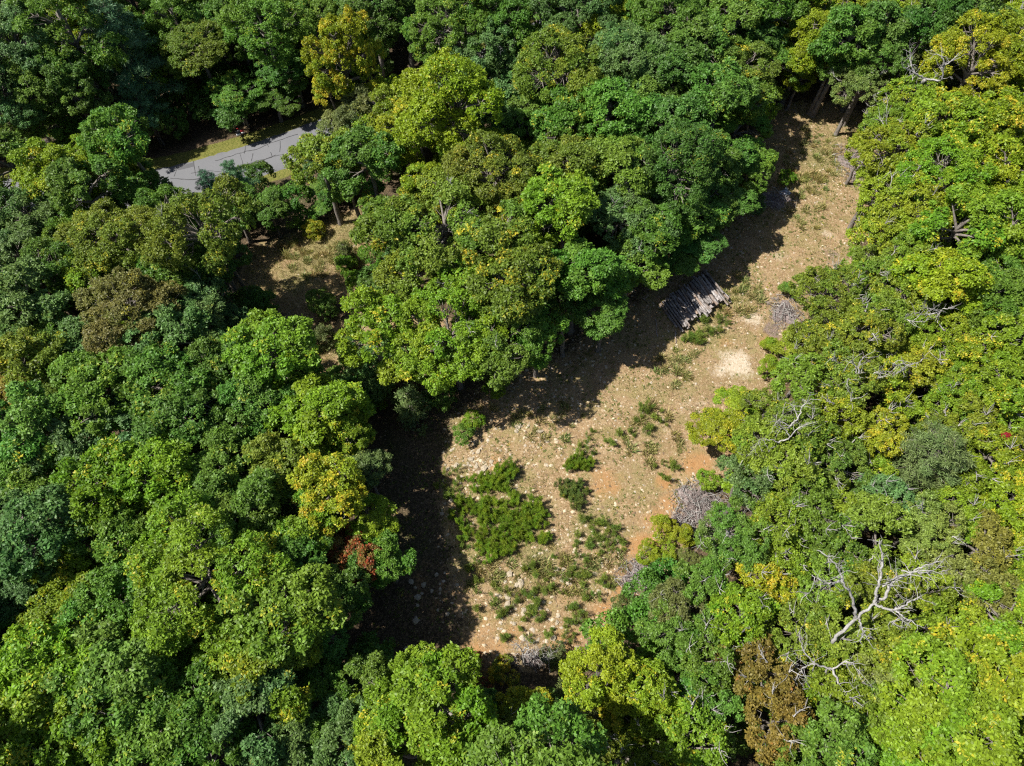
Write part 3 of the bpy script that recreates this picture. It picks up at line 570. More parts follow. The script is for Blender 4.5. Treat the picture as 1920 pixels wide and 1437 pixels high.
shrub(650, 500, 24, 'bs', 'vivid green bush in the grassy opening'); shrub(695, 480, 26, 'bs', 'rounded vivid green bush at the edge of the grassy opening'); shrub(600, 562, 26, 'mg', 'dark green bush in the middle of the grassy opening'); shrub(615, 580, 24, 'dg', 'shaded dark bush below the grassy opening')
shrub(585, 432, 22, 'yl', 'yellow-green bush at the top of the grassy opening', .3); shrub(680, 530, 30, 'bs', 'low vivid green bush merging into the oaks'); shrub(605, 625, 20, 'pn', 'young grey-green pine on the tan bank', 0, 'q'); shrub(575, 640, 20, 'pn', 'young grey-green pine under the yellow-green tree', 0, 'q')
shrub(660, 660, 32, 'dg', 'dark green bush on the tan bank'); shrub(640, 700, 30, 'mg', 'mid-green bush at the foot of the tan bank')
shrub(645, 470, 18, 'pn', 'slim young pine standing in the grassy opening', 0, 'q'); shrub(1410, 340, 20, 'dg', 'dark bush by the grey tarp'); shrub(1410, 380, 24, 'bg', 'bluish dark bush in deep shade above the stacked logs')
shrub(1480, 545, 20, 'mg', 'small green bush on the dry bank by the scrub'); shrub(1475, 335, 9, 'bs', 'tiny vivid bush at the sunlit edge of the shade')
shrub(1405, 1125, 16, 'rd', 'small reddish bush among the yellow scrub', .5, red=True); shrub(882, 1242, 22, 'rd', 'small rust-red shrub at the foot of the clearing', .5, red=True); shrub(945, 1262, 28, 'ol', 'olive thin shrub at the foot of the clearing', .4)
shrub(905, 1285, 26, 'br', 'brown-leaved shrub in the shade below the clearing', .5, red=True); shrub(840, 1245, 24, 'gg', 'grey-green shrub at the lower clearing edge'); shrub(1040, 1230, 18, 'gy', 'dull grey-green shrub at the lower clearing edge')
shrub(1170, 1140, 22, 'gy', 'grey-green shrub beside the orange track'); shrub(1240, 1100, 26, 'gy', 'dull green shrub above the brush heap'); shrub(1330, 900, 22, 'yg', 'yellow-green shrub by the dry brush heap')
shrub(1345, 1040, 30, 'mg', 'green shrub on the far bank of the orange track'); shrub(1290, 1050, 24, 'gy', 'grey-green shrub on the bank by the brush heap'); shrub(1525, 520, 26, 'ol', 'olive shrub on the dry bank'); shrub(1440, 690, 24, 'yg', 'yellow-green shrub beside the pale soil patch'); shrub(1450, 650, 18, 'yg', 'small yellow-green shrub at the clearing rim')

# --- the wood around the frame and the understorey in the gaps
def fill():
    rg = np.random.default_rng(77); pts = [np.r_[t['g'][:2], t['R']] for t in TREES]
    road_in = lambda p: (p[1] > 44 and abs(road_off(p[None, :2])[0]) < 5.5 and p[0] < 24)
    n = 0
    for _ in range(6000):
        p = np.array([rg.uniform(-78, 74), rg.uniform(-14, 104)]); z = float(gz(*p)); u, v = proj((p[0], p[1], z+8))
        if -40 < u < 1960 and -20 < v < 1440: continue
        if v > 0 and -150 < u < 2070 and v-150 < 1437: continue
        if u < -560 or u > 2400 or v < -260 or v > 1900: continue
        if road_in(p) or sdist(p[None], CLEAR)[0] > -2: continue
        q = np.array(pts)
        if (np.hypot(*(q[:, :2]-p).T) < 2.2+q[:, 2]*.62).any(): continue
        cset = ['mg', 'bg', 'mg', 'dg', 'yg'] if p[0] < 15 else ['yg', 'yl', 'ol', 'mg']
        if tree(0, 0, float(rg.uniform(.85, 1.15)), cset[rg.integers(len(cset))], 'brbt'[rg.integers(4)] if p[0] < 20 else 'bsrs'[rg.integers(4)], seed=n, base=np.r_[p, z]) is None: continue
        n += 1; TREES[-1]['out'] = True; pts.append(np.r_[p, TREES[-1]['R']])
    q = 0
    for _ in range(9000):
        p = np.array([rg.uniform(-58, 58), rg.uniform(0, 84)]); z = float(gz(*p)); u, v = proj((p[0], p[1], z+6))
        if not (-20 < u < 1940 and -10 < v < 1450) or (240 < u < 660 and 150 < v < 440) or (430 < u < 760 and 360 < v < 720) or (1290 < u < 1560 and 1040 < v < 1430): continue
        P = p[None]
        if (p[1] > 44 and p[0] < 24 and abs(road_off(P)[0]) < 8.5) or max(sdist(P, CLEAR)[0], sdist(P, CLEAR2)[0], sdist(P, CLEAR3)[0]) > -3.2: continue
        a = np.array(pts)
        if (np.hypot(*(a[:, :2]-p).T) < .5+a[:, 2]*.68).any(): continue
        near = [TREES[i]['col'] for i in np.argsort(np.hypot(*(a[:len(TREES), :2]-p).T))[:3]]; c_ = near[rg.integers(3)]
        if tree(0, 0, float(rg.uniform(.8, 1.2)), c_ if c_ in ('dg', 'mg', 'bg', 'yg', 'ol') else 'yg', 'c' if p[0] < 18 else 'd', seed=5000+q, base=np.r_[p, z], name='young_tree') is None: continue
        q += 1; pts.append(np.r_[p, TREES[-1]['R']])
    print('YOUNG', q)
    m = 0; sh = []
    for _ in range(5000):
        p = np.array([rg.uniform(-58, 58), rg.uniform(0, 84)]); z = float(gz(*p)); u, v = proj((p[0], p[1], z+1))
        if not (-20 < u < 1940 and -10 < v < 1450): continue
        P = p[None]
        if road_in(p) or sdist(P, CLEAR)[0] > -.8 or sdist(P, CLEAR2)[0] > -1 or sdist(P, CLEAR3)[0] > 0: continue
        if sh and (np.hypot(*(np.array(sh)-p).T) < 4.2).any(): continue
        cs = ['dg', 'mg', 'dg', 'bg'] if p[0] < 18 else ['mg', 'ol', 'yg', 'gy']
        tree(0, 0, float(rg.uniform(.9, 1.7)), cs[rg.integers(4)], 'u', 0, seed=9000+m, base=np.r_[p, z], name='understory_shrub'); TREES[-1]['under'] = True; sh.append(p); m += 1
    print('FILL', n, m)
fill()
# labels: look, then which of its look-alikes counted from a thing one can find
ORD = ['nearest', 'second nearest', 'third nearest', 'fourth nearest', 'fifth nearest', 'sixth nearest']
for t in TREES:
    if t['label']:
        tag(t['e'], t['label'], CATW.get(t['shape'], 'tree')); continue
    d = sorted((np.hypot(*(t['g'][:2]-p)), n, i) for i, (n, p) in enumerate(LANDP)); nm = d[0][1]; lp = LANDP[d[0][2]][1]
    if t.get('under'):
        tag(t['e'], f"{WORD[t['col']]} understory shrub in the shade of the wood around {nm}", 'shrub', 'understory shrubs around '+nm); continue
    kin = [x for x in TREES if not x['label'] and not x.get('under') and x['col'] == t['col'] and x['shape'] == t['shape'] and x['size'] == t['size']]
    k = sum(np.hypot(*(x['g'][:2]-lp)) < d[0][0]-1e-6 for x in kin)
    look = f"{t['size']}{WORD[t['col']]} {SHW[t['shape']]}"; cat = CATW.get(t['shape'], 'tree')
    lab = f"{look}, {ORD[k]} to {nm}" if k < 6 else f"{look} farther off in the wood toward {nm}"
    tag(t['e'], lab, cat, ('shrubs' if cat == 'shrub' else 'trees')+' around '+nm)

# ------------------------------------------------------------------ dead trees (nodes: u, v, height above ground)
def node(u, v, h):
    g, _ = unproj(u, v, h); return np.array([g[0], g[1], g[2]+h])
def twigs(b, P, rad, n, ln, rg, m=0, depth=1):
    P = np.asarray(P); seg = np.linalg.norm(np.diff(P, axis=0), axis=1); cum = np.r_[0, np.cumsum(seg)]
    for _ in range(n):
        s = rg.uniform(.3, 1)*cum[-1]; q0 = np.array([np.interp(s, cum, P[:, k]) for k in range(3)]); i = min(len(seg)-1, np.searchsorted(cum, s)-1); d = nrm(P[i+1]-P[i])
        d2 = nrm(d+rg.normal(0, .75, 3)+UP*.15); L = ln*rg.uniform(.4, 1.2); pts = [q0]
        for k in range(3): d2 = nrm(d2+rg.normal(0, .3, 3)); pts.append(pts[-1]+d2*L/3)
        b.tube(pts, np.linspace(rad, rad*.3, 4), 3, m=m)
        if depth: twigs(b, pts, rad*.55, 2, ln*.5, rg, m, depth-1)
def smooth_line(P, n=5, jit=.05, rg=None):
    S = spline(P, n) if len(P) > 2 else np.array([P[0]+(P[1]-P[0])*t for t in np.linspace(0, 1, 6)])
    if rg is not None: S[1:-1] += rg.normal(0, jit, (len(S)-2, 3))
    return S
def dead_tree(name, lab, base, trunk, limbs, r0, seed, tw=5, tl=1.1, mat=None):
    rg = np.random.default_rng(seed); mt = mat or M_DEAD
    bp = G(*base) if len(base) == 2 else np.array(base); T = [np.array([bp[0], bp[1], bp[2]-.3])]+[node(*p) for p in trunk]
    o = bp.copy(); e = link(name, None, None, o); tag(e, lab, 'dead tree')
    b = MB(); S = smooth_line(np.array(T), 6, .03, rg)-o; b.tube(S, np.linspace(r0, r0*.45, len(S)), 7); link('trunk', b.get('trunk', [mt], True), e)
    for k, L in enumerate(limbs):
        b = MB(); P = np.array([node(*p) for p in L[1:]]); S = smooth_line(P, 6, .04, rg)-o; b.tube(S, np.linspace(L[0], L[0]*.28, len(S)), 5); twigs(b, S, L[0]*.26+.006, tw, tl, rg); link('limb', b.get('limb', [mt], True), e)
dead_tree('dead_tree', 'bare silvery-white dead tree with forked limbs above green scrub', tuple(unproj(1556, 1206, 6.5)[0]), [(1551, 1211, 6.0), (1566, 1198, 7.5), (1604, 1162, 9.4), (1640, 1131, 10.8)],
          [(.10, (1604, 1162, 9.4), (1602, 1140, 10.2), (1596, 1117, 11), (1580, 1090, 11.8), (1573, 1070, 12), (1560, 1050, 12.3), (1532, 1032, 12.6)), (.07, (1575, 1088, 11.7), (1562, 1094, 11.9), (1542, 1091, 12), (1522, 1078, 12.2)),
           (.10, (1640, 1131, 10.8), (1644, 1108, 11.5), (1650, 1085, 12.2), (1655, 1050, 13), (1652, 1030, 13.4), (1649, 1012, 13.7)), (.10, (1640, 1131, 10.8), (1660, 1120, 11.4), (1668, 1095, 12), (1678, 1088, 12.2), (1700, 1080, 12.6), (1722, 1065, 13), (1750, 1056, 13.3)),
           (.09, (1640, 1131, 10.8), (1665, 1143, 11.1), (1682, 1148, 11.3), (1700, 1163, 11.5), (1712, 1166, 11.7)), (.08, (1665, 1143, 11.1), (1690, 1138, 11.6), (1712, 1126, 12), (1725, 1118, 12.3)), (.08, (1612, 1160, 9.6), (1616, 1176, 9.6), (1620, 1192, 9.8)),
           (.06, (1655, 1100, 11.9), (1672, 1088, 12.4), (1690, 1078, 12.8)), (.05, (1690, 1070, 12.7), (1730, 1075, 13), (1765, 1064, 13.4))], .15, 3, 10, 1.1)
dead_tree('dead_tree', 'fallen-looking grey dead top tangled below the bare silvery-white dead tree', (1500, 1330), [(1545, 1262, 6.5), (1560, 1255, 7.2)],
          [(.07, (1560, 1255, 7.2), (1530, 1245, 7.6), (1510, 1225, 8), (1497, 1185, 8.5)), (.08, (1560, 1255, 7.2), (1572, 1278, 7.2), (1580, 1300, 7.4), (1605, 1312, 7.6)), (.06, (1560, 1255, 7.2), (1590, 1240, 7.8), (1612, 1262, 8)), (.05, (1530, 1245, 7.6), (1510, 1250, 7.6), (1495, 1270, 7.5))], .09, 4, 12, 1.0)
dead_tree('dead_tree', 'bleached dead tree with upright bare limbs at the yellow trees beyond the clearing', (1690, 215), [(1728, 158, 8), (1735, 148, 8.6)],
          [(.10, (1735, 148, 8.6), (1720, 140, 9.2), (1700, 130, 9.6), (1692, 122, 10)), (.10, (1735, 148, 8.6), (1765, 150, 9), (1768, 128, 10), (1780, 118, 10.4), (1798, 100, 11)), (.07, (1715, 138, 9.3), (1708, 120, 10), (1706, 98, 10.6)), (.07, (1768, 128, 10), (1768, 110, 10.8), (1752, 100, 11))], .22, 5, 8, 1.3)
dead_tree('dead_bush', 'grey leafless bush at the far end of the clearing', (1637, 240), [(1632, 212, 1.8), (1626, 196, 2.8)],
          [(.05, (1626, 196, 2.8), (1622, 178, 4), (1618, 160, 5)), (.05, (1626, 196, 2.8), (1636, 176, 4.2), (1645, 158, 5.2)), (.04, (1626, 196, 2.8), (1645, 180, 4), (1660, 160, 5)), (.04, (1624, 190, 3), (1610, 180, 4), (1604, 165, 4.8))], .08, 6, 12, 1.3, M_TWIG)
dead_tree('dead_tree', 'leaning dark dead snag with pale side limb below the grassy opening', (428, 588), [(405, 560, 3), (385, 530, 6), (368, 505, 8)],
          [(.08, (405, 560, 3), (390, 545, 5), (378, 530, 7), (370, 508, 8.5)), (.06, (400, 555, 3.5), (375, 575, 4), (345, 582, 5), (332, 598, 5.5)), (.05, (412, 565, 2.5), (425, 545, 4), (432, 530, 5))], .2, 7, 7, 1.2, M_TWIG)
dead_tree('dead_tree', 'small grey dead conifer skeleton in a brown gap of the wood', (403, 742), [(400, 715, 3.5), (398, 690, 6)],
          [(.04, (399, 700, 5), (385, 690, 6), (378, 684, 6.4)), (.04, (399, 695, 5.6), (412, 684, 6.6), (425, 680, 7)), (.04, (398, 690, 6), (396, 675, 7), (392, 668, 7.4)), (.03, (400, 712, 3.8), (388, 712, 4.2)), (.03, (400, 710, 4), (412, 700, 5))], .07, 8, 10, .9, M_TWIG)
dead_tree('dead_bush', 'small grey leafless bush at the foot of the clearing', (985, 1250), [(982, 1235, 1.2), (980, 1222, 2)],
          [(.04, (980, 1222, 2), (972, 1210, 2.8), (966, 1206, 3)), (.04, (980, 1222, 2), (990, 1212, 2.8), (985, 1200, 3.2)), (.03, (981, 1228, 1.6), (1000, 1225, 2.2), (1010, 1215, 2.6))], .06, 9, 11, .8, M_TWIG)
dead_tree('dead_bush', 'thin grey leafless bush beside the yellow birch', (1032, 1262), [(1030, 1250, 1.2), (1028, 1240, 1.8)], [(.03, (1028, 1240, 1.8), (1020, 1228, 2.6)), (.03, (1028, 1240, 1.8), (1036, 1225, 2.8))], .05, 10, 10, .8, M_TWIG)
for k, (u, v, du, dv, lab) in enumerate([(1480, 800, 40, -52, 'pale crooked bare limb standing in the scrub beside the bare soil'), (1460, 830, 55, -35, 'grey forked bare limb low in the scrub'), (1740, 590, 50, -14, 'whitish bare limb among the yellow scrub trees'), (1600, 720, 18, -50, 'thin white bare limb near the clearing rim'),
        (1680, 700, 35, -20, 'dark bare limb in a hollow of the yellow trees'), (1850, 240, 26, -50, 'heavy pale bare limb in the yellow trees'), (1880, 360, 30, -30, 'forked pale bare limb among yellow crowns'), (1735, 390, 20, -30, 'short white bare limb in the sunny crowns'),
        (1175, 385, 5, -45, 'white bare fork in the pale bluish oak'), (905, 470, 18, -25, 'grey bare fork in the olive oak'), (820, 460, 16, -30, 'bare grey fork by the olive crown'), (715, 1080, 0, 0, '')]):
    if not lab: continue
    h = 7.5
    dead_tree('dead_limb_tree', lab, tuple(unproj(u, v, h*.5)[0]), [(u, v, h)], [(.06, (u, v, h), (u+du*.4, v+dv*.3, h+.7), (u+du*.6, v+dv*.7, h+1.3), (u+du, v+dv, h+1.8)), (.045, (u+du*.4, v+dv*.3, h+.7), (u+du*.2, v+dv*.7, h+1.2), (u-du*.2, v+dv*.9, h+1.6)), (.035, (u, v, h), (u-du*.5, v+dv*.2, h+.5), (u-du*.8, v-dv*.1, h+.9))], .1, 30+k, 8, .9, M_TWIG)

def scarlet():
    p = unproj(1885, 818, 7.5)[0]; e = link('sapling_tree', None, None, p); tag(e, 'slender sapling with a tiny scarlet crown among yellow scrub', 'sapling')
    b = MB(); b.tube([[0, 0, -.3], [.05, .03, 3.5], [0, 0, 7.6]], [.06, .045, .02], 5); link('trunk', b.get('trunk', [M_BARK], True), e)
    c = link('crown', PROTO['u'][0]['crown'], e, (0, 0, 7.2), None, (.19, .19, .19)); c.color = (.3, .02, .015, 0)
scarlet()

# ------------------------------------------------------------------ stacked logs
def logs():
    rg = np.random.default_rng(21); a = G(1262, 612); c = G(1352, 545); axd = nrm((c-a)*[1, 1, 0]); q = G(1290, 628)-G(1246, 566); ld = nrm(q*[1, 1, 0])
    L = float(np.linalg.norm((c-a)[:2])); mid = (a+c)/2+(-ld)*.55
    protos = []
    for k in range(6):
        ln = [2.8, 3.0, 3.3, 2.6, 3.1, 2.9][k]; b = MB(); x = np.linspace(-ln/2, ln/2, 7); w_ = rg.normal(0, .018, (7, 2)); b.tube(np.c_[x, w_], np.linspace(1.08, .9, 7)*rg.uniform(.97, 1.03, 7)*.13, 9)
        bark = b.get('bark', [M_LOG], True); ends = []
        for s_ in (-1, 1):
            b2 = MB(); r = .13*(1.08 if s_ < 0 else .9)*.985; an = np.arange(9)*2*math.pi/9
            V = np.r_[np.c_[np.full(9, s_*(ln/2+.004)), r*np.cos(an)+w_[0 if s_ < 0 else 6, 0], r*np.sin(an)+w_[0 if s_ < 0 else 6, 1]], [[s_*(ln/2+.006), *w_[0 if s_ < 0 else 6]]]]
            t = np.stack([np.arange(9), (np.arange(9)+1) % 9, np.full(9, 9)], 1); b2.add(V, t if s_ > 0 else t[:, ::-1]); ends.append(b2.get('cut_end', [M_CUT]))
        protos.append((bark, ends))
    yaw = math.atan2(ld[1], ld[0]); n = 0; d = .27
    lay = int(L/d)
    for row in range(4):
        m = lay-row
        for i in range(m):
            t = (i-(m-1)/2)*d+rg.normal(0, .015)
            if row == 3 and rg.random() < .3: continue
            s = rg.uniform(.6, 1.1) if row else rg.uniform(.9, 1.02); sh = rg.normal(0, .22); p = mid+axd*t+ld*sh
            z = float(gz(p[0], p[1]))+.13+row*.225+rg.normal(0, .008)
            bark, ends = protos[rg.integers(6)]
            lab = ['weathered grey log in the bottom row of the stack', 'weathered grey log in the second row of the stack', 'weathered grey log in the third row of the stack', 'weathered grey log on top of the stack'][row]
            e = link('log', None, None, (p[0], p[1], z), (rg.random()*.0, rg.normal(0, .012), yaw+rg.normal(0, .05)+(math.pi if rg.random() < .5 else 0)), (rg.uniform(.92, 1.08), s, s)); e.empty_display_size = .1
            tag(e, lab, 'log', 'logs stacked beside the trees'); link('bark', bark, e)
            for x in ends: link('cut_end', x, e)
            n += 1
    for (u, v, u2, v2, r, lab) in [(1229, 600, 1233, 632, .05, 'thin stick lying on the ground apart from the log stack'), (1266, 622, 1267, 645, .07, 'loose pale log end lying against the foot of the log stack'), (1281, 632, 1287, 642, .05, 'short loose stick below the log stack')]:
        p, q = G(u, v), G(u2, v2); b = MB(); pts = np.linspace(p, q, 5)+[0, 0, r]; pts[1:4] += rg.normal(0, .04, (3, 3))*[1, 1, .2]; o = p.copy(); b.tube(pts-o, np.linspace(r, r*.7, 5), 7, True)
        tag(link('stick', b.get('stick', [M_LOG], True), None, o), lab, 'stick')
logs()

# ------------------------------------------------------------------ mailbox at the road verge
def mailbox():
    p = G(457, 263); e = link('mailbox', None, None, p, (0, 0, math.radians(112)), (1.15, 1.15, 1.15)); tag(e, 'black mailbox with red flag and white panel on a dark post at the grass verge', 'mailbox')
    b = MB(); b.box((0, 0, .45), (.1, .1, 1.1)); b.box((0, .22, .92), (.08, .5, .08)); V0 = np.array([0, -.02, .6]); b.tube([[0, 0, .62], [0, .24, .9]], [.035, .035], 4); link('post', b.get('post', [M_POST]), e)
    n = 9; a = np.linspace(0, math.pi, n); prof = np.r_[[[-.11, 0]], np.c_[-.11*np.cos(a), .12+.11*np.sin(a)], [[.11, 0]]]
    def bx(y0, y1, z0, mat, nm, par, sc_=1.0):
        k = len(prof); V = np.r_[np.c_[prof[:, 0]*sc_, np.full(k, y0), z0+prof[:, 1]*sc_], np.c_[prof[:, 0]*sc_, np.full(k, y1), z0+prof[:, 1]*sc_]]; i = np.arange(k); j = (i+1) % k
        me = mesh(nm, np.vstack([V, [[0, y0, z0+.1]], [[0, y1, z0+.1]]]), [np.stack([i, j, k+j, k+i], 1), np.vstack([np.stack([j, i, np.full(k, 2*k)], 1), np.stack([k+i, k+j, np.full(k, 2*k+1)], 1)])], mat)
        return link(nm, me, par)
    body = bx(-.12, .42, .965, M_BLACK, 'box', e); bx(.421, .44, .965, M_BLACK, 'door', e, .97)
    b = MB(); b.box((.118, .1, 1.2), (.012, .03, .3)); b.box((.118, .16, 1.32), (.012, .14, .09)); link('flag', b.get('flag', [M_RED]), e)
    b = MB(); b.box((-.1, .25, .84), (.16, .42, .13)); link('newspaper_tube', b.get('newspaper_tube', [M_WHITE]), e)
    b = MB(); b.box((-.14, -.2, 1.12), (.02, .3, .22)); link('number_plate', b.get('number_plate', [M_RED]), e)
    b = MB(); b.box((-.14, -.2, .93), (.02, .3, .14)); link('plate', b.get('plate', [M_WHITE]), e)
mailbox()

# ------------------------------------------------------------------ clearing: plants, stones, brush
def feather(seed, H, n, L, W, lean=.1, ns=1, spread=.1):
    rg = np.random.default_rng(seed); b = MB(); pc, nn, lv = [], [], []
    for s in range(ns):
        o = np.r_[rg.normal(0, spread, 2), -.05]; d = nrm(np.r_[rg.normal(0, lean, 2), 1]); h = H*rg.uniform(.65, 1.1); P = [o, o+d*h*.5+np.r_[rg.normal(0, .03, 2), 0], o+d*h+np.r_[rg.normal(0, .06, 2), 0]]
        b.tube(P, [.014, .01, .004], 3); t = .18+.84*rg.random(n)**.8; P = np.array(P); q = np.array([np.interp(t, [0, .5, 1], P[:, k]) for k in range(3)]).T
        pc.append(q+rg.normal(0, .10*H*.35, (n, 3))*(1.15-t)[:, None]*[1, 1, .4]); nn.append(nrm(UP*.8+rg.normal(0, .35, (n, 3)))); lv.append(np.c_[np.zeros(n), np.full(n, rg.random()), np.full(n, rg.random())])
    V, F, at = whorl_leaves(np.vstack(pc), np.vstack(nn), rg, 5, L, W, np.vstack(lv), .5, .9)
    return mesh('foliage', V, F, M_LEAF, {'lv': at}), b.get('stem', [M_TWIG])
def tuft(seed, H, n, R, fl=.6):
    rg = np.random.default_rng(seed); a = rg.random(n)*6.283; r0 = R*rg.random(n)**.6; P0 = np.c_[r0*np.cos(a), r0*np.sin(a), np.full(n, -.03)]
    d = nrm(np.c_[np.cos(a)*fl*rg.random(n)+rg.normal(0, .2, n), np.sin(a)*fl*rg.random(n)+rg.normal(0, .2, n), np.ones(n)]); h = H*rg.uniform(.5, 1.1, n)
    S = nrm(np.cross(d, sph(rg, n))); W = (.022*rg.uniform(.7, 1.4, n))[:, None]; m = P0+d*h[:, None]*.55; tip = P0+d*h[:, None]+np.c_[d[:, :2]*h[:, None]*.45, -h*.12]
    V = np.stack([P0-S*W, P0+S*W, m+S*W*.9, m-S*W*.9, tip], 1).reshape(-1, 3); i = np.arange(n)[:, None]*5
    return mesh('grass_tuft', V, [np.hstack([i+3, i+2, i+4]), np.hstack([i, i+1, i+2, i+3])], M_GRASS, {'lv': np.repeat(np.c_[rg.random(n), rg.random(n), np.full(n, rg.random())], 5, 0)})
FEA = [feather(300+i, 1.35, 50, .24, .022, .22, 5+i % 3, .22) for i in range(5)]
WEED = [feather(320+i, 1.0, 30, .22, .022, .28, 3+i % 2, .1) for i in range(4)]
TUF = [tuft(340+i, .5+.06*i, 90, .26+.04*i) for i in range(4)]
def plants():
    rg = np.random.default_rng(31)
    def put(u, v, s, P, nm, lab, cat, grp, col, a):
        g = G(u, v); foliage, stem = P; e = link(nm, None, None, g, (0, 0, rg.random()*6.28), (s, s, s*rg.uniform(.85, 1.2))); e.empty_display_size = .2
        c = link('foliage', foliage, e); link('stem', stem, e); j = rg.uniform(.85, 1.2); c.color = (col[0]*j*rg.uniform(.9, 1.15), col[1]*j, col[2]*j, a); tag(e, lab, cat, grp)
    def ell(n, cu, cv, ru, rv, rot=0):
        out = []
        while len(out) < n:
            x, y = rg.uniform(-1, 1, 2)
            if x*x+y*y < 1 and rg.random() < 1.25-(x*x+y*y):
                x *= ru; y *= rv; out.append((cu+x*math.cos(rot)-y*math.sin(rot), cv+x*math.sin(rot)+y*math.cos(rot)))
        return out
    FG = (.165, .265, .020)
    for u, v in ell(100, 945, 985, 98, 72, .1): put(u, v, rg.uniform(.5, .85), FEA[rg.integers(5)], 'feathery_sapling', 'feathery bright green sapling in the dense patch on the clearing floor', 'sapling', 'feathery saplings in the dense patch', FG, .06)
    for u, v in ell(26, 925, 900, 62, 15, -.35): put(u, v, rg.uniform(.55, .8), FEA[rg.integers(5)], 'feathery_sapling', 'feathery green sapling in the narrow strip beside the pale stones', 'sapling', 'feathery saplings in the strip by the stones', FG, .08)
    for u, v in ell(14, 1085, 872, 22, 16): put(u, v, rg.uniform(.6, .8), FEA[rg.integers(5)], 'feathery_sapling', 'feathery green sapling in the small isolated clump on sunlit soil', 'sapling', 'feathery saplings in the isolated clump', FG, .05)
    for u, v in ell(22, 1072, 925, 36, 28): put(u, v, rg.uniform(.4, .7), FEA[rg.integers(5)], 'feathery_sapling', 'short dull green sapling between the dense patch and the isolated clump', 'sapling', 'short saplings by the dense patch', (.13, .19, .04), .12)
    W = [(1130, 1000, 60, 45, 26, 'weedy stem on the dry soil beside the orange track'), (1060, 1085, 100, 55, 34, 'scattered weedy stem casting a thin shadow below the sapling patch'), (950, 1130, 70, 40, 16, 'weedy stem among stones near the foot of the clearing'), (1040, 1160, 70, 40, 16, 'weedy stem near the foot of the orange track'),
         (1240, 880, 50, 26, 8, 'weedy stem near the yellow sapling tree'), (1215, 790, 40, 50, 12, 'weedy stem on the sunlit bare soil'), (850, 915, 30, 40, 10, 'green weed on the edge of the deep shade'), (1120, 830, 90, 30, 10, 'weedy stem near the isolated clump'), (1330, 610, 40, 22, 16, 'green weed along the foot of the log stack'), (1300, 640, 26, 10, 14, 'green weed at the corner of the log stack'), (1000, 1190, 70, 20, 8, 'weedy stem at the lower clearing edge'), (900, 1050, 35, 50, 8, 'weedy stem along the shade line')]
    for cu, cv, ru, rv, n, lab in W:
        for u, v in ell(n, cu, cv, ru, rv): put(u, v, rg.uniform(.5, 1.0), WEED[rg.integers(4)], 'weed_stem', lab, 'weed', 'weeds: '+lab[:40], (.15, .225, .035), .12)
    T = [(1530, 300, 60, 60, 44, 'tuft of dry grass at the far end of the clearing'), (1510, 380, 40, 60, 26, 'tuft of dry grass on the narrow upper strip of the clearing'), (1385, 560, 45, 45, 34, 'tuft of dry grass beside the log stack'), (1270, 690, 50, 35, 26, 'tuft of dry grass in the middle of the clearing'), (1220, 820, 60, 60, 24, 'tuft of dry grass on the sunlit bare soil'),
         (1090, 1080, 90, 70, 40, 'tuft of dry grass below the sapling patch'), (960, 1090, 90, 50, 30, 'tuft of dry grass near the shade line'), (600, 480, 70, 50, 46, 'tuft of tan grass in the grassy opening below the road'), (555, 470, 30, 22, 14, 'tuft of bright long grass at the shady rim of the grassy opening'), (1000, 790, 150, 40, 24, 'tuft of grass in the dappled shade')]
    for cu, cv, ru, rv, n, lab in T:
        for u, v in ell(n, cu, cv, ru, rv):
            g = G(u, v); s = rg.uniform(.5, 1.1); e = link('grass_tuft', TUF[rg.integers(4)], None, g, (0, 0, rg.random()*6.28), (s, s, s*rg.uniform(.7, 1.1)))
            e.color = (.22*rg.uniform(.8, 1.3), .25*rg.uniform(.85, 1.15), .07, rg.uniform(.2, .55)); tag(e, lab, 'grass', 'grass: '+lab[:44])
plants()
def scatter_in(poly, n, rg, inset=0.0):
    lo, hi = poly.min(0), poly.max(0); out = []
    k = 0
    while k < n:
        P = rg.uniform(lo, hi, (n*3, 2)); P = P[sdist(P, poly) > inset]; out.append(P); k += len(P)
    return np.vstack(out)[:n]
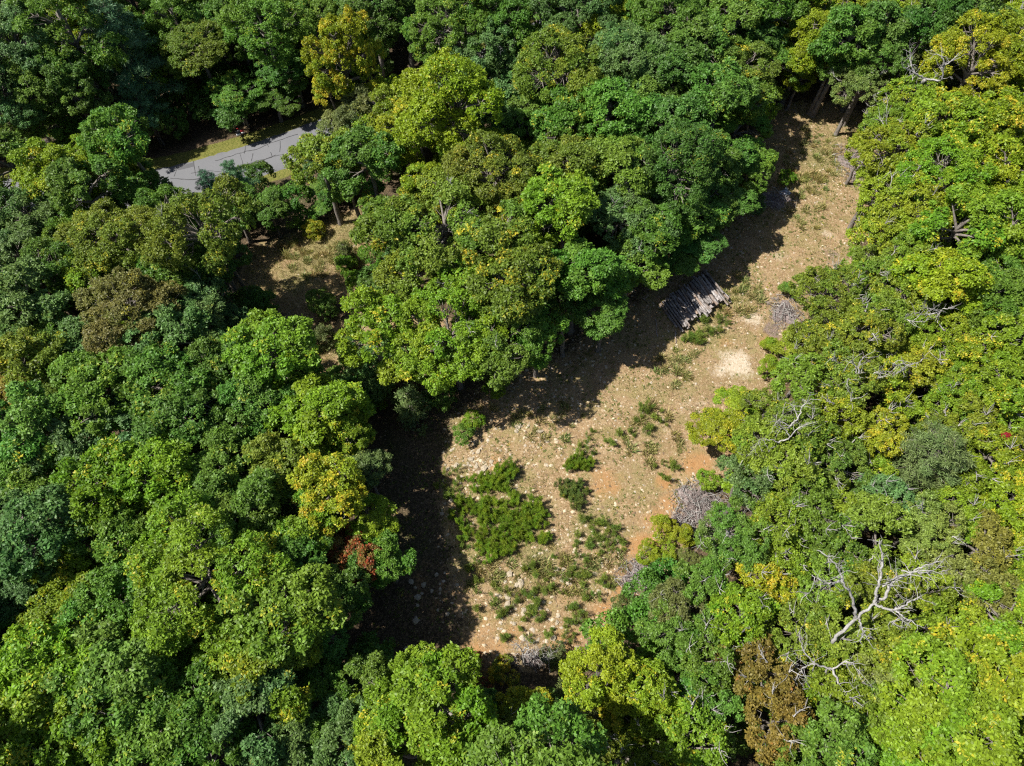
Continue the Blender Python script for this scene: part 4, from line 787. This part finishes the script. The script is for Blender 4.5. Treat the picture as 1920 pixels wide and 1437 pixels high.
def litter():
    rg = np.random.default_rng(41)
    # gravel and wood chips: low stones with five corners
    P = np.vstack([scatter_in(DIRT, 21000, rg, -1.2), scatter_in(CLEAR2, 900, rg), scatter_in(CLEAR3, 800, rg)]); n = len(P)
    org = blobs(P, [(920, 870, 90, 1), (1000, 830, 90, .7), (1100, 1080, 120, .8), (980, 1150, 100, .8), (1000, 690, 150, .6), (1350, 450, 80, .5)]); keep = rg.random(n) < .5+.7*org; P = P[keep]; n = len(P)
    s = (.03+.11*rg.random(n)**3)*(1+.5*org[keep]); a0 = rg.random(n)*6.28; z = gz(P[:, 0], P[:, 1]); V = []
    for j in range(5):
        a = a0+j*1.2566+rg.normal(0, .2, n); r = s*rg.uniform(.7, 1.35, n)*np.where(j % 2, 1.15, .85); V.append(np.c_[P[:, 0]+r*np.cos(a), P[:, 1]+r*np.sin(a), z-.01])
    V.append(np.c_[P+rg.normal(0, .25, (n, 2))*s[:, None], z+s*rg.uniform(.4, .9, n)]); V = np.stack(V, 1).reshape(-1, 3)
    i = np.arange(n)[:, None]*6; F = np.vstack([np.hstack([i+j, i+(j+1) % 5, i+5]) for j in range(5)])
    t = np.array([(.52, .44, .31), (.40, .30, .185), (.27, .185, .10), (.44, .38, .30), (.15, .10, .055)])[rg.integers(0, 5, n)]*rg.uniform(.75, 1.1, (n, 1))
    kind(link('gravel', mesh('gravel', V, F, M_CHIP, {'tint': np.repeat(t, 6, 0)})), 'stuff')
    tag(bpy.data.objects['gravel'], 'pale gravel and wood chips strewn over the clearing floor', 'gravel')
    # low sprigs of green over the soil
    Q = scatter_in(CLEAR, 14000, rg); nz = np.sin(Q[:, 0]*.9+1.7*np.sin(Q[:, 1]*.5))*np.sin(Q[:, 1]*.8+1.3*np.sin(Q[:, 0]*.6)); Q = Q[rg.random(len(Q)) < (.10+.45*(nz > .15))*(1-.95*np.clip(np.maximum(blobs(Q, ORANGE[:11])*1.5, blobs(Q, PALE[:4])*2), 0, 1))]; m = len(Q)
    V, F, at = whorl_leaves(np.c_[Q, gz(Q[:, 0], Q[:, 1])+.03], nrm(UP+rg.normal(0, .15, (m, 3))), rg, 7, .13, .05, np.c_[np.zeros(m), rg.random((m, 2))], .4, .35)
    o = kind(link('ground_weeds', mesh('ground_weeds', V, F, M_LEAF, {'lv': at})), 'stuff'); o.color = (.13, .17, .035, .15); tag(o, 'tiny green and brown weeds dotted over the bare soil', 'weeds')
    # thin ground grass
    def grass(nm, P, H, W, lab, colr, a):
        n = len(P); z = gz(P[:, 0], P[:, 1]); d = nrm(np.c_[rg.normal(0, .5, (n, 2)), np.ones(n)]); S = nrm(np.cross(d, sph(rg, n))); h = (H*rg.uniform(.4, 1.2, n))[:, None]; w_ = (W*rg.uniform(.6, 1.4, n))[:, None]
        B = np.c_[P, z-.01]; V = np.stack([B-S*w_, B+S*w_, B+d*h+np.c_[d[:, :2]*h*.3, np.zeros(n)]], 1).reshape(-1, 3)
        o = kind(link(nm, mesh(nm, V, np.arange(n*3).reshape(n, 3), M_GRASS, {'lv': np.repeat(np.c_[rg.random((n, 2)), rg.random(n)], 3, 0)})), 'stuff'); o.color = (*colr, a); tag(o, lab, 'grass')
    Q = scatter_in(CLEAR, 120000, rg); cl = np.zeros(len(Q))
    cl = .14+1.1*blobs(Q, DRY)+.35*(np.sin(Q[:, 0]*1.3+2*np.sin(Q[:, 1]*.7))*np.sin(Q[:, 1]*1.1+1.5*np.sin(Q[:, 0]*.9)) > .45); cl *= 1-.9*np.maximum(blobs(Q, ORANGE[:10]), blobs(Q, PALE[:3]))
    grass('dry_grass', Q[rg.random(len(Q)) < cl], .26, .016, 'thin dry grass over the clearing floor', (.16, .18, .045), .35)
    Q = np.vstack([scatter_in(CLEAR2, 14000, rg), scatter_in(CLEAR3, 3000, rg)]); grass('bank_grass', Q, .4, .016, 'tan meadow grass on the opening below the road', (.19, .20, .05), .45)
    s = rg.uniform(RS[20], RS[-20], 26000); o = np.r_[rg.uniform(2.75, 4.5, 18000), rg.uniform(-4.2, -2.85, 8000)]; Q = road_pt(s, o)
    grass('verge_grass', Q, .13, .014, 'short yellow-green grass on the road verge', (.15, .18, .032), .2)
    # fallen leaves on the forest floor near the openings
    Q = np.c_[rg.uniform(-45, 45, 26000), rg.uniform(4, 66, 26000)]; sd = np.maximum(sdist(Q, DIRT), sdist(Q, CLEAR2)); Q = Q[(sd < .8) & (sd > -7)]; Q = Q[~((Q[:, 1] > 44) & (np.abs(road_off(Q)) < 4))]; n = len(Q)
    N_ = nrm(UP+rg.normal(0, .35, (n, 3))); T = nrm(np.cross(N_, sph(rg, n))); V, F = blades(np.c_[Q, gz(Q[:, 0], Q[:, 1])+.03], T, N_, rg.uniform(.12, .24, n), rg.uniform(.08, .14, n), .2, rg)
    t = np.array([(.12, .08, .042), (.17, .12, .062), (.085, .058, .033), (.21, .16, .095)])[rg.integers(0, 4, n)]
    tag(kind(link('leaf_litter', mesh('leaf_litter', V, F, M_CHIP, {'tint': np.repeat(t, 4, 0)})), 'stuff'), 'brown fallen leaves under the wood edge', 'leaf litter')
litter()
def stones():
    rg = np.random.default_rng(51); pr = []
    for k in range(5):
        import bmesh
        bm = bmesh.new(); bmesh.ops.create_icosphere(bm, subdivisions=1, radius=1)
        for v in bm.verts: v.co = v.co*float(rg.uniform(.7, 1.2)); v.co.z *= .55
        me = bpy.data.meshes.new('stone'); bm.to_mesh(me); bm.free(); me.materials.append(M_ROCK); pr.append(me)
    S = [(905, 872, 60, 22, 30, 'pale stone among rubble above the feathery sapling strip'), (850, 930, 30, 40, 14, 'pale stone at the edge of the deep shade'), (980, 1100, 100, 60, 22, 'pale stone lying below the sapling patch'), (1060, 1170, 60, 30, 14, 'pale stone near the foot of the orange track'), (800, 1120, 60, 70, 16, 'stone in the deep shade at the clearing foot'), (990, 800, 60, 20, 8, 'pale stone at the edge of the dappled shade'), (1220, 1020, 20, 40, 6, 'pale stone on the orange soil track'), (1450, 385, 25, 14, 9, 'pale rubble stone by the grey tarp'), (1490, 300, 20, 20, 5, 'stone on the upper strip of the clearing')]
    for cu, cv, ru, rv, n, lab in S:
        for _ in range(n):
            g = G(cu+rg.normal(0, ru*.5), cv+rg.normal(0, rv*.5)); s = .09+.2*rg.random()**2.2; o = link('stone', pr[rg.integers(5)], None, g+[0, 0, s*.12], (rg.normal(0, .2), rg.normal(0, .2), rg.random()*6.28), (s*rg.uniform(.8, 1.6), s, s)); tag(o, lab, 'stone', 'stones: '+lab[:44])
    p = G(1472, 362); b = MB(); n = 9; X, Y = np.meshgrid(np.linspace(-.5, .5, n), np.linspace(-.4, .4, n)); Z = .16+.12*np.sin(X*9+1)*np.cos(Y*7)+.1*np.cos(X*4-Y*5)-.35*(np.abs(X)**2+np.abs(Y)**2); V = np.c_[X.ravel(), Y.ravel(), np.maximum(Z.ravel(), .02)]
    i = (np.arange(n-1)[:, None]*n+np.arange(n-1)[None]).ravel(); F = np.stack([i, i+1, i+n+1, i+n], 1); V2 = V-[0, 0, .015]
    me = mesh('tarp', np.r_[V, V2], np.r_[F, F[:, ::-1]+n*n], M_BLUE, None, True); tag(link('tarp', me, None, p, (0, 0, .6)), 'crumpled grey-blue tarp on rubble at the shaded clearing edge', 'tarp')
stones()
def brush(u, v, ru, rv, n, lab, h=.5, seed=0):
    rg = np.random.default_rng(600+seed); o = G(u, v); ax = G(u+ru, v)-o; rx = np.linalg.norm(ax[:2]); ry = np.linalg.norm((G(u, v-rv)-o)[:2]); e = link('brush_heap', None, None, o); tag(e, lab, 'brush heap')
    a = np.linspace(0, 2*math.pi, 20, endpoint=False); V = []; R = [0, .35, .7, 1.0]
    for r in R[1:]:
        k = r*(1+.28*np.sin(a*3+seed)+.16*np.sin(a*5+2*seed)+rg.normal(0, .08, 20)); x, y = k*rx*np.cos(a), k*ry*np.sin(a); V.append(np.c_[x, y, gz(o[0]+x, o[1]+y)-o[2]+h*(1-r*r)*.8*rg.uniform(.7, 1.2, 20)-.06*r])
    V = np.vstack([[[0, 0, h*.8]]]+V); j = np.arange(20); j2 = (j+1) % 20
    link('mound', mesh('mound', V, [np.stack([np.zeros(20, int), 1+j, 1+j2], 1)]+[np.vstack([np.stack([1+20*q+j, 21+20*q+j, 21+20*q+j2, 1+20*q+j2], 1) for q in (0, 1)])], M_BRUSH, None, True), e)
    b = MB()
    for _ in range(n):
        r = 1.35*rg.random()**.7; t = rg.random()*6.28; x, y = r*rx*math.cos(t), r*ry*math.sin(t); p = np.array([x, y, float(gz(o[0]+x, o[1]+y))-o[2]+h*max(0, 1-r*r)*.8+rg.uniform(.02, .28)]); d = nrm(np.r_[rg.normal(0, 1, 2), rg.normal(0, .28)]); L = rg.uniform(.3, 1.1)
        b.tube([p-d*L/2, p+rg.normal(0, .05, 3), p+d*L/2], np.array([1, .8, .4])*rg.uniform(.008, .034), 3, m=int(rg.random() < .55))
    kind(link('dead_branches', b.get('dead_branches', [M_BRUSH, M_TWIG]), e), 'stuff')
brush(1312, 948, 40, 36, 420, 'purplish-brown heap of dry brush beside the orange soil track', .5, 1); brush(1282, 985, 20, 22, 140, 'small dry brush heap below the purplish-brown heap', .22, 2); brush(1200, 1082, 34, 26, 280, 'brown brush heap at the lower bend of the orange track', .45, 3)
brush(1472, 588, 26, 26, 220, 'greyish brush heap on the bank by the olive shrub', .18, 4); brush(1640, 252, 22, 14, 160, 'brown brush heap under the grey leafless bush', .4, 5); brush(1605, 310, 30, 30, 260, 'spread of dry pinkish brush at the far clearing rim', .2, 6)
brush(1455, 375, 30, 16, 160, 'shaded heap of rubble and branches by the tarp', .35, 7); brush(1005, 1238, 30, 12, 140, 'dry brush along the lower rim of the clearing', .3, 8); brush(85, 275, 40, 10, 90, 'dead branches piled at the roadside', .3, 9)
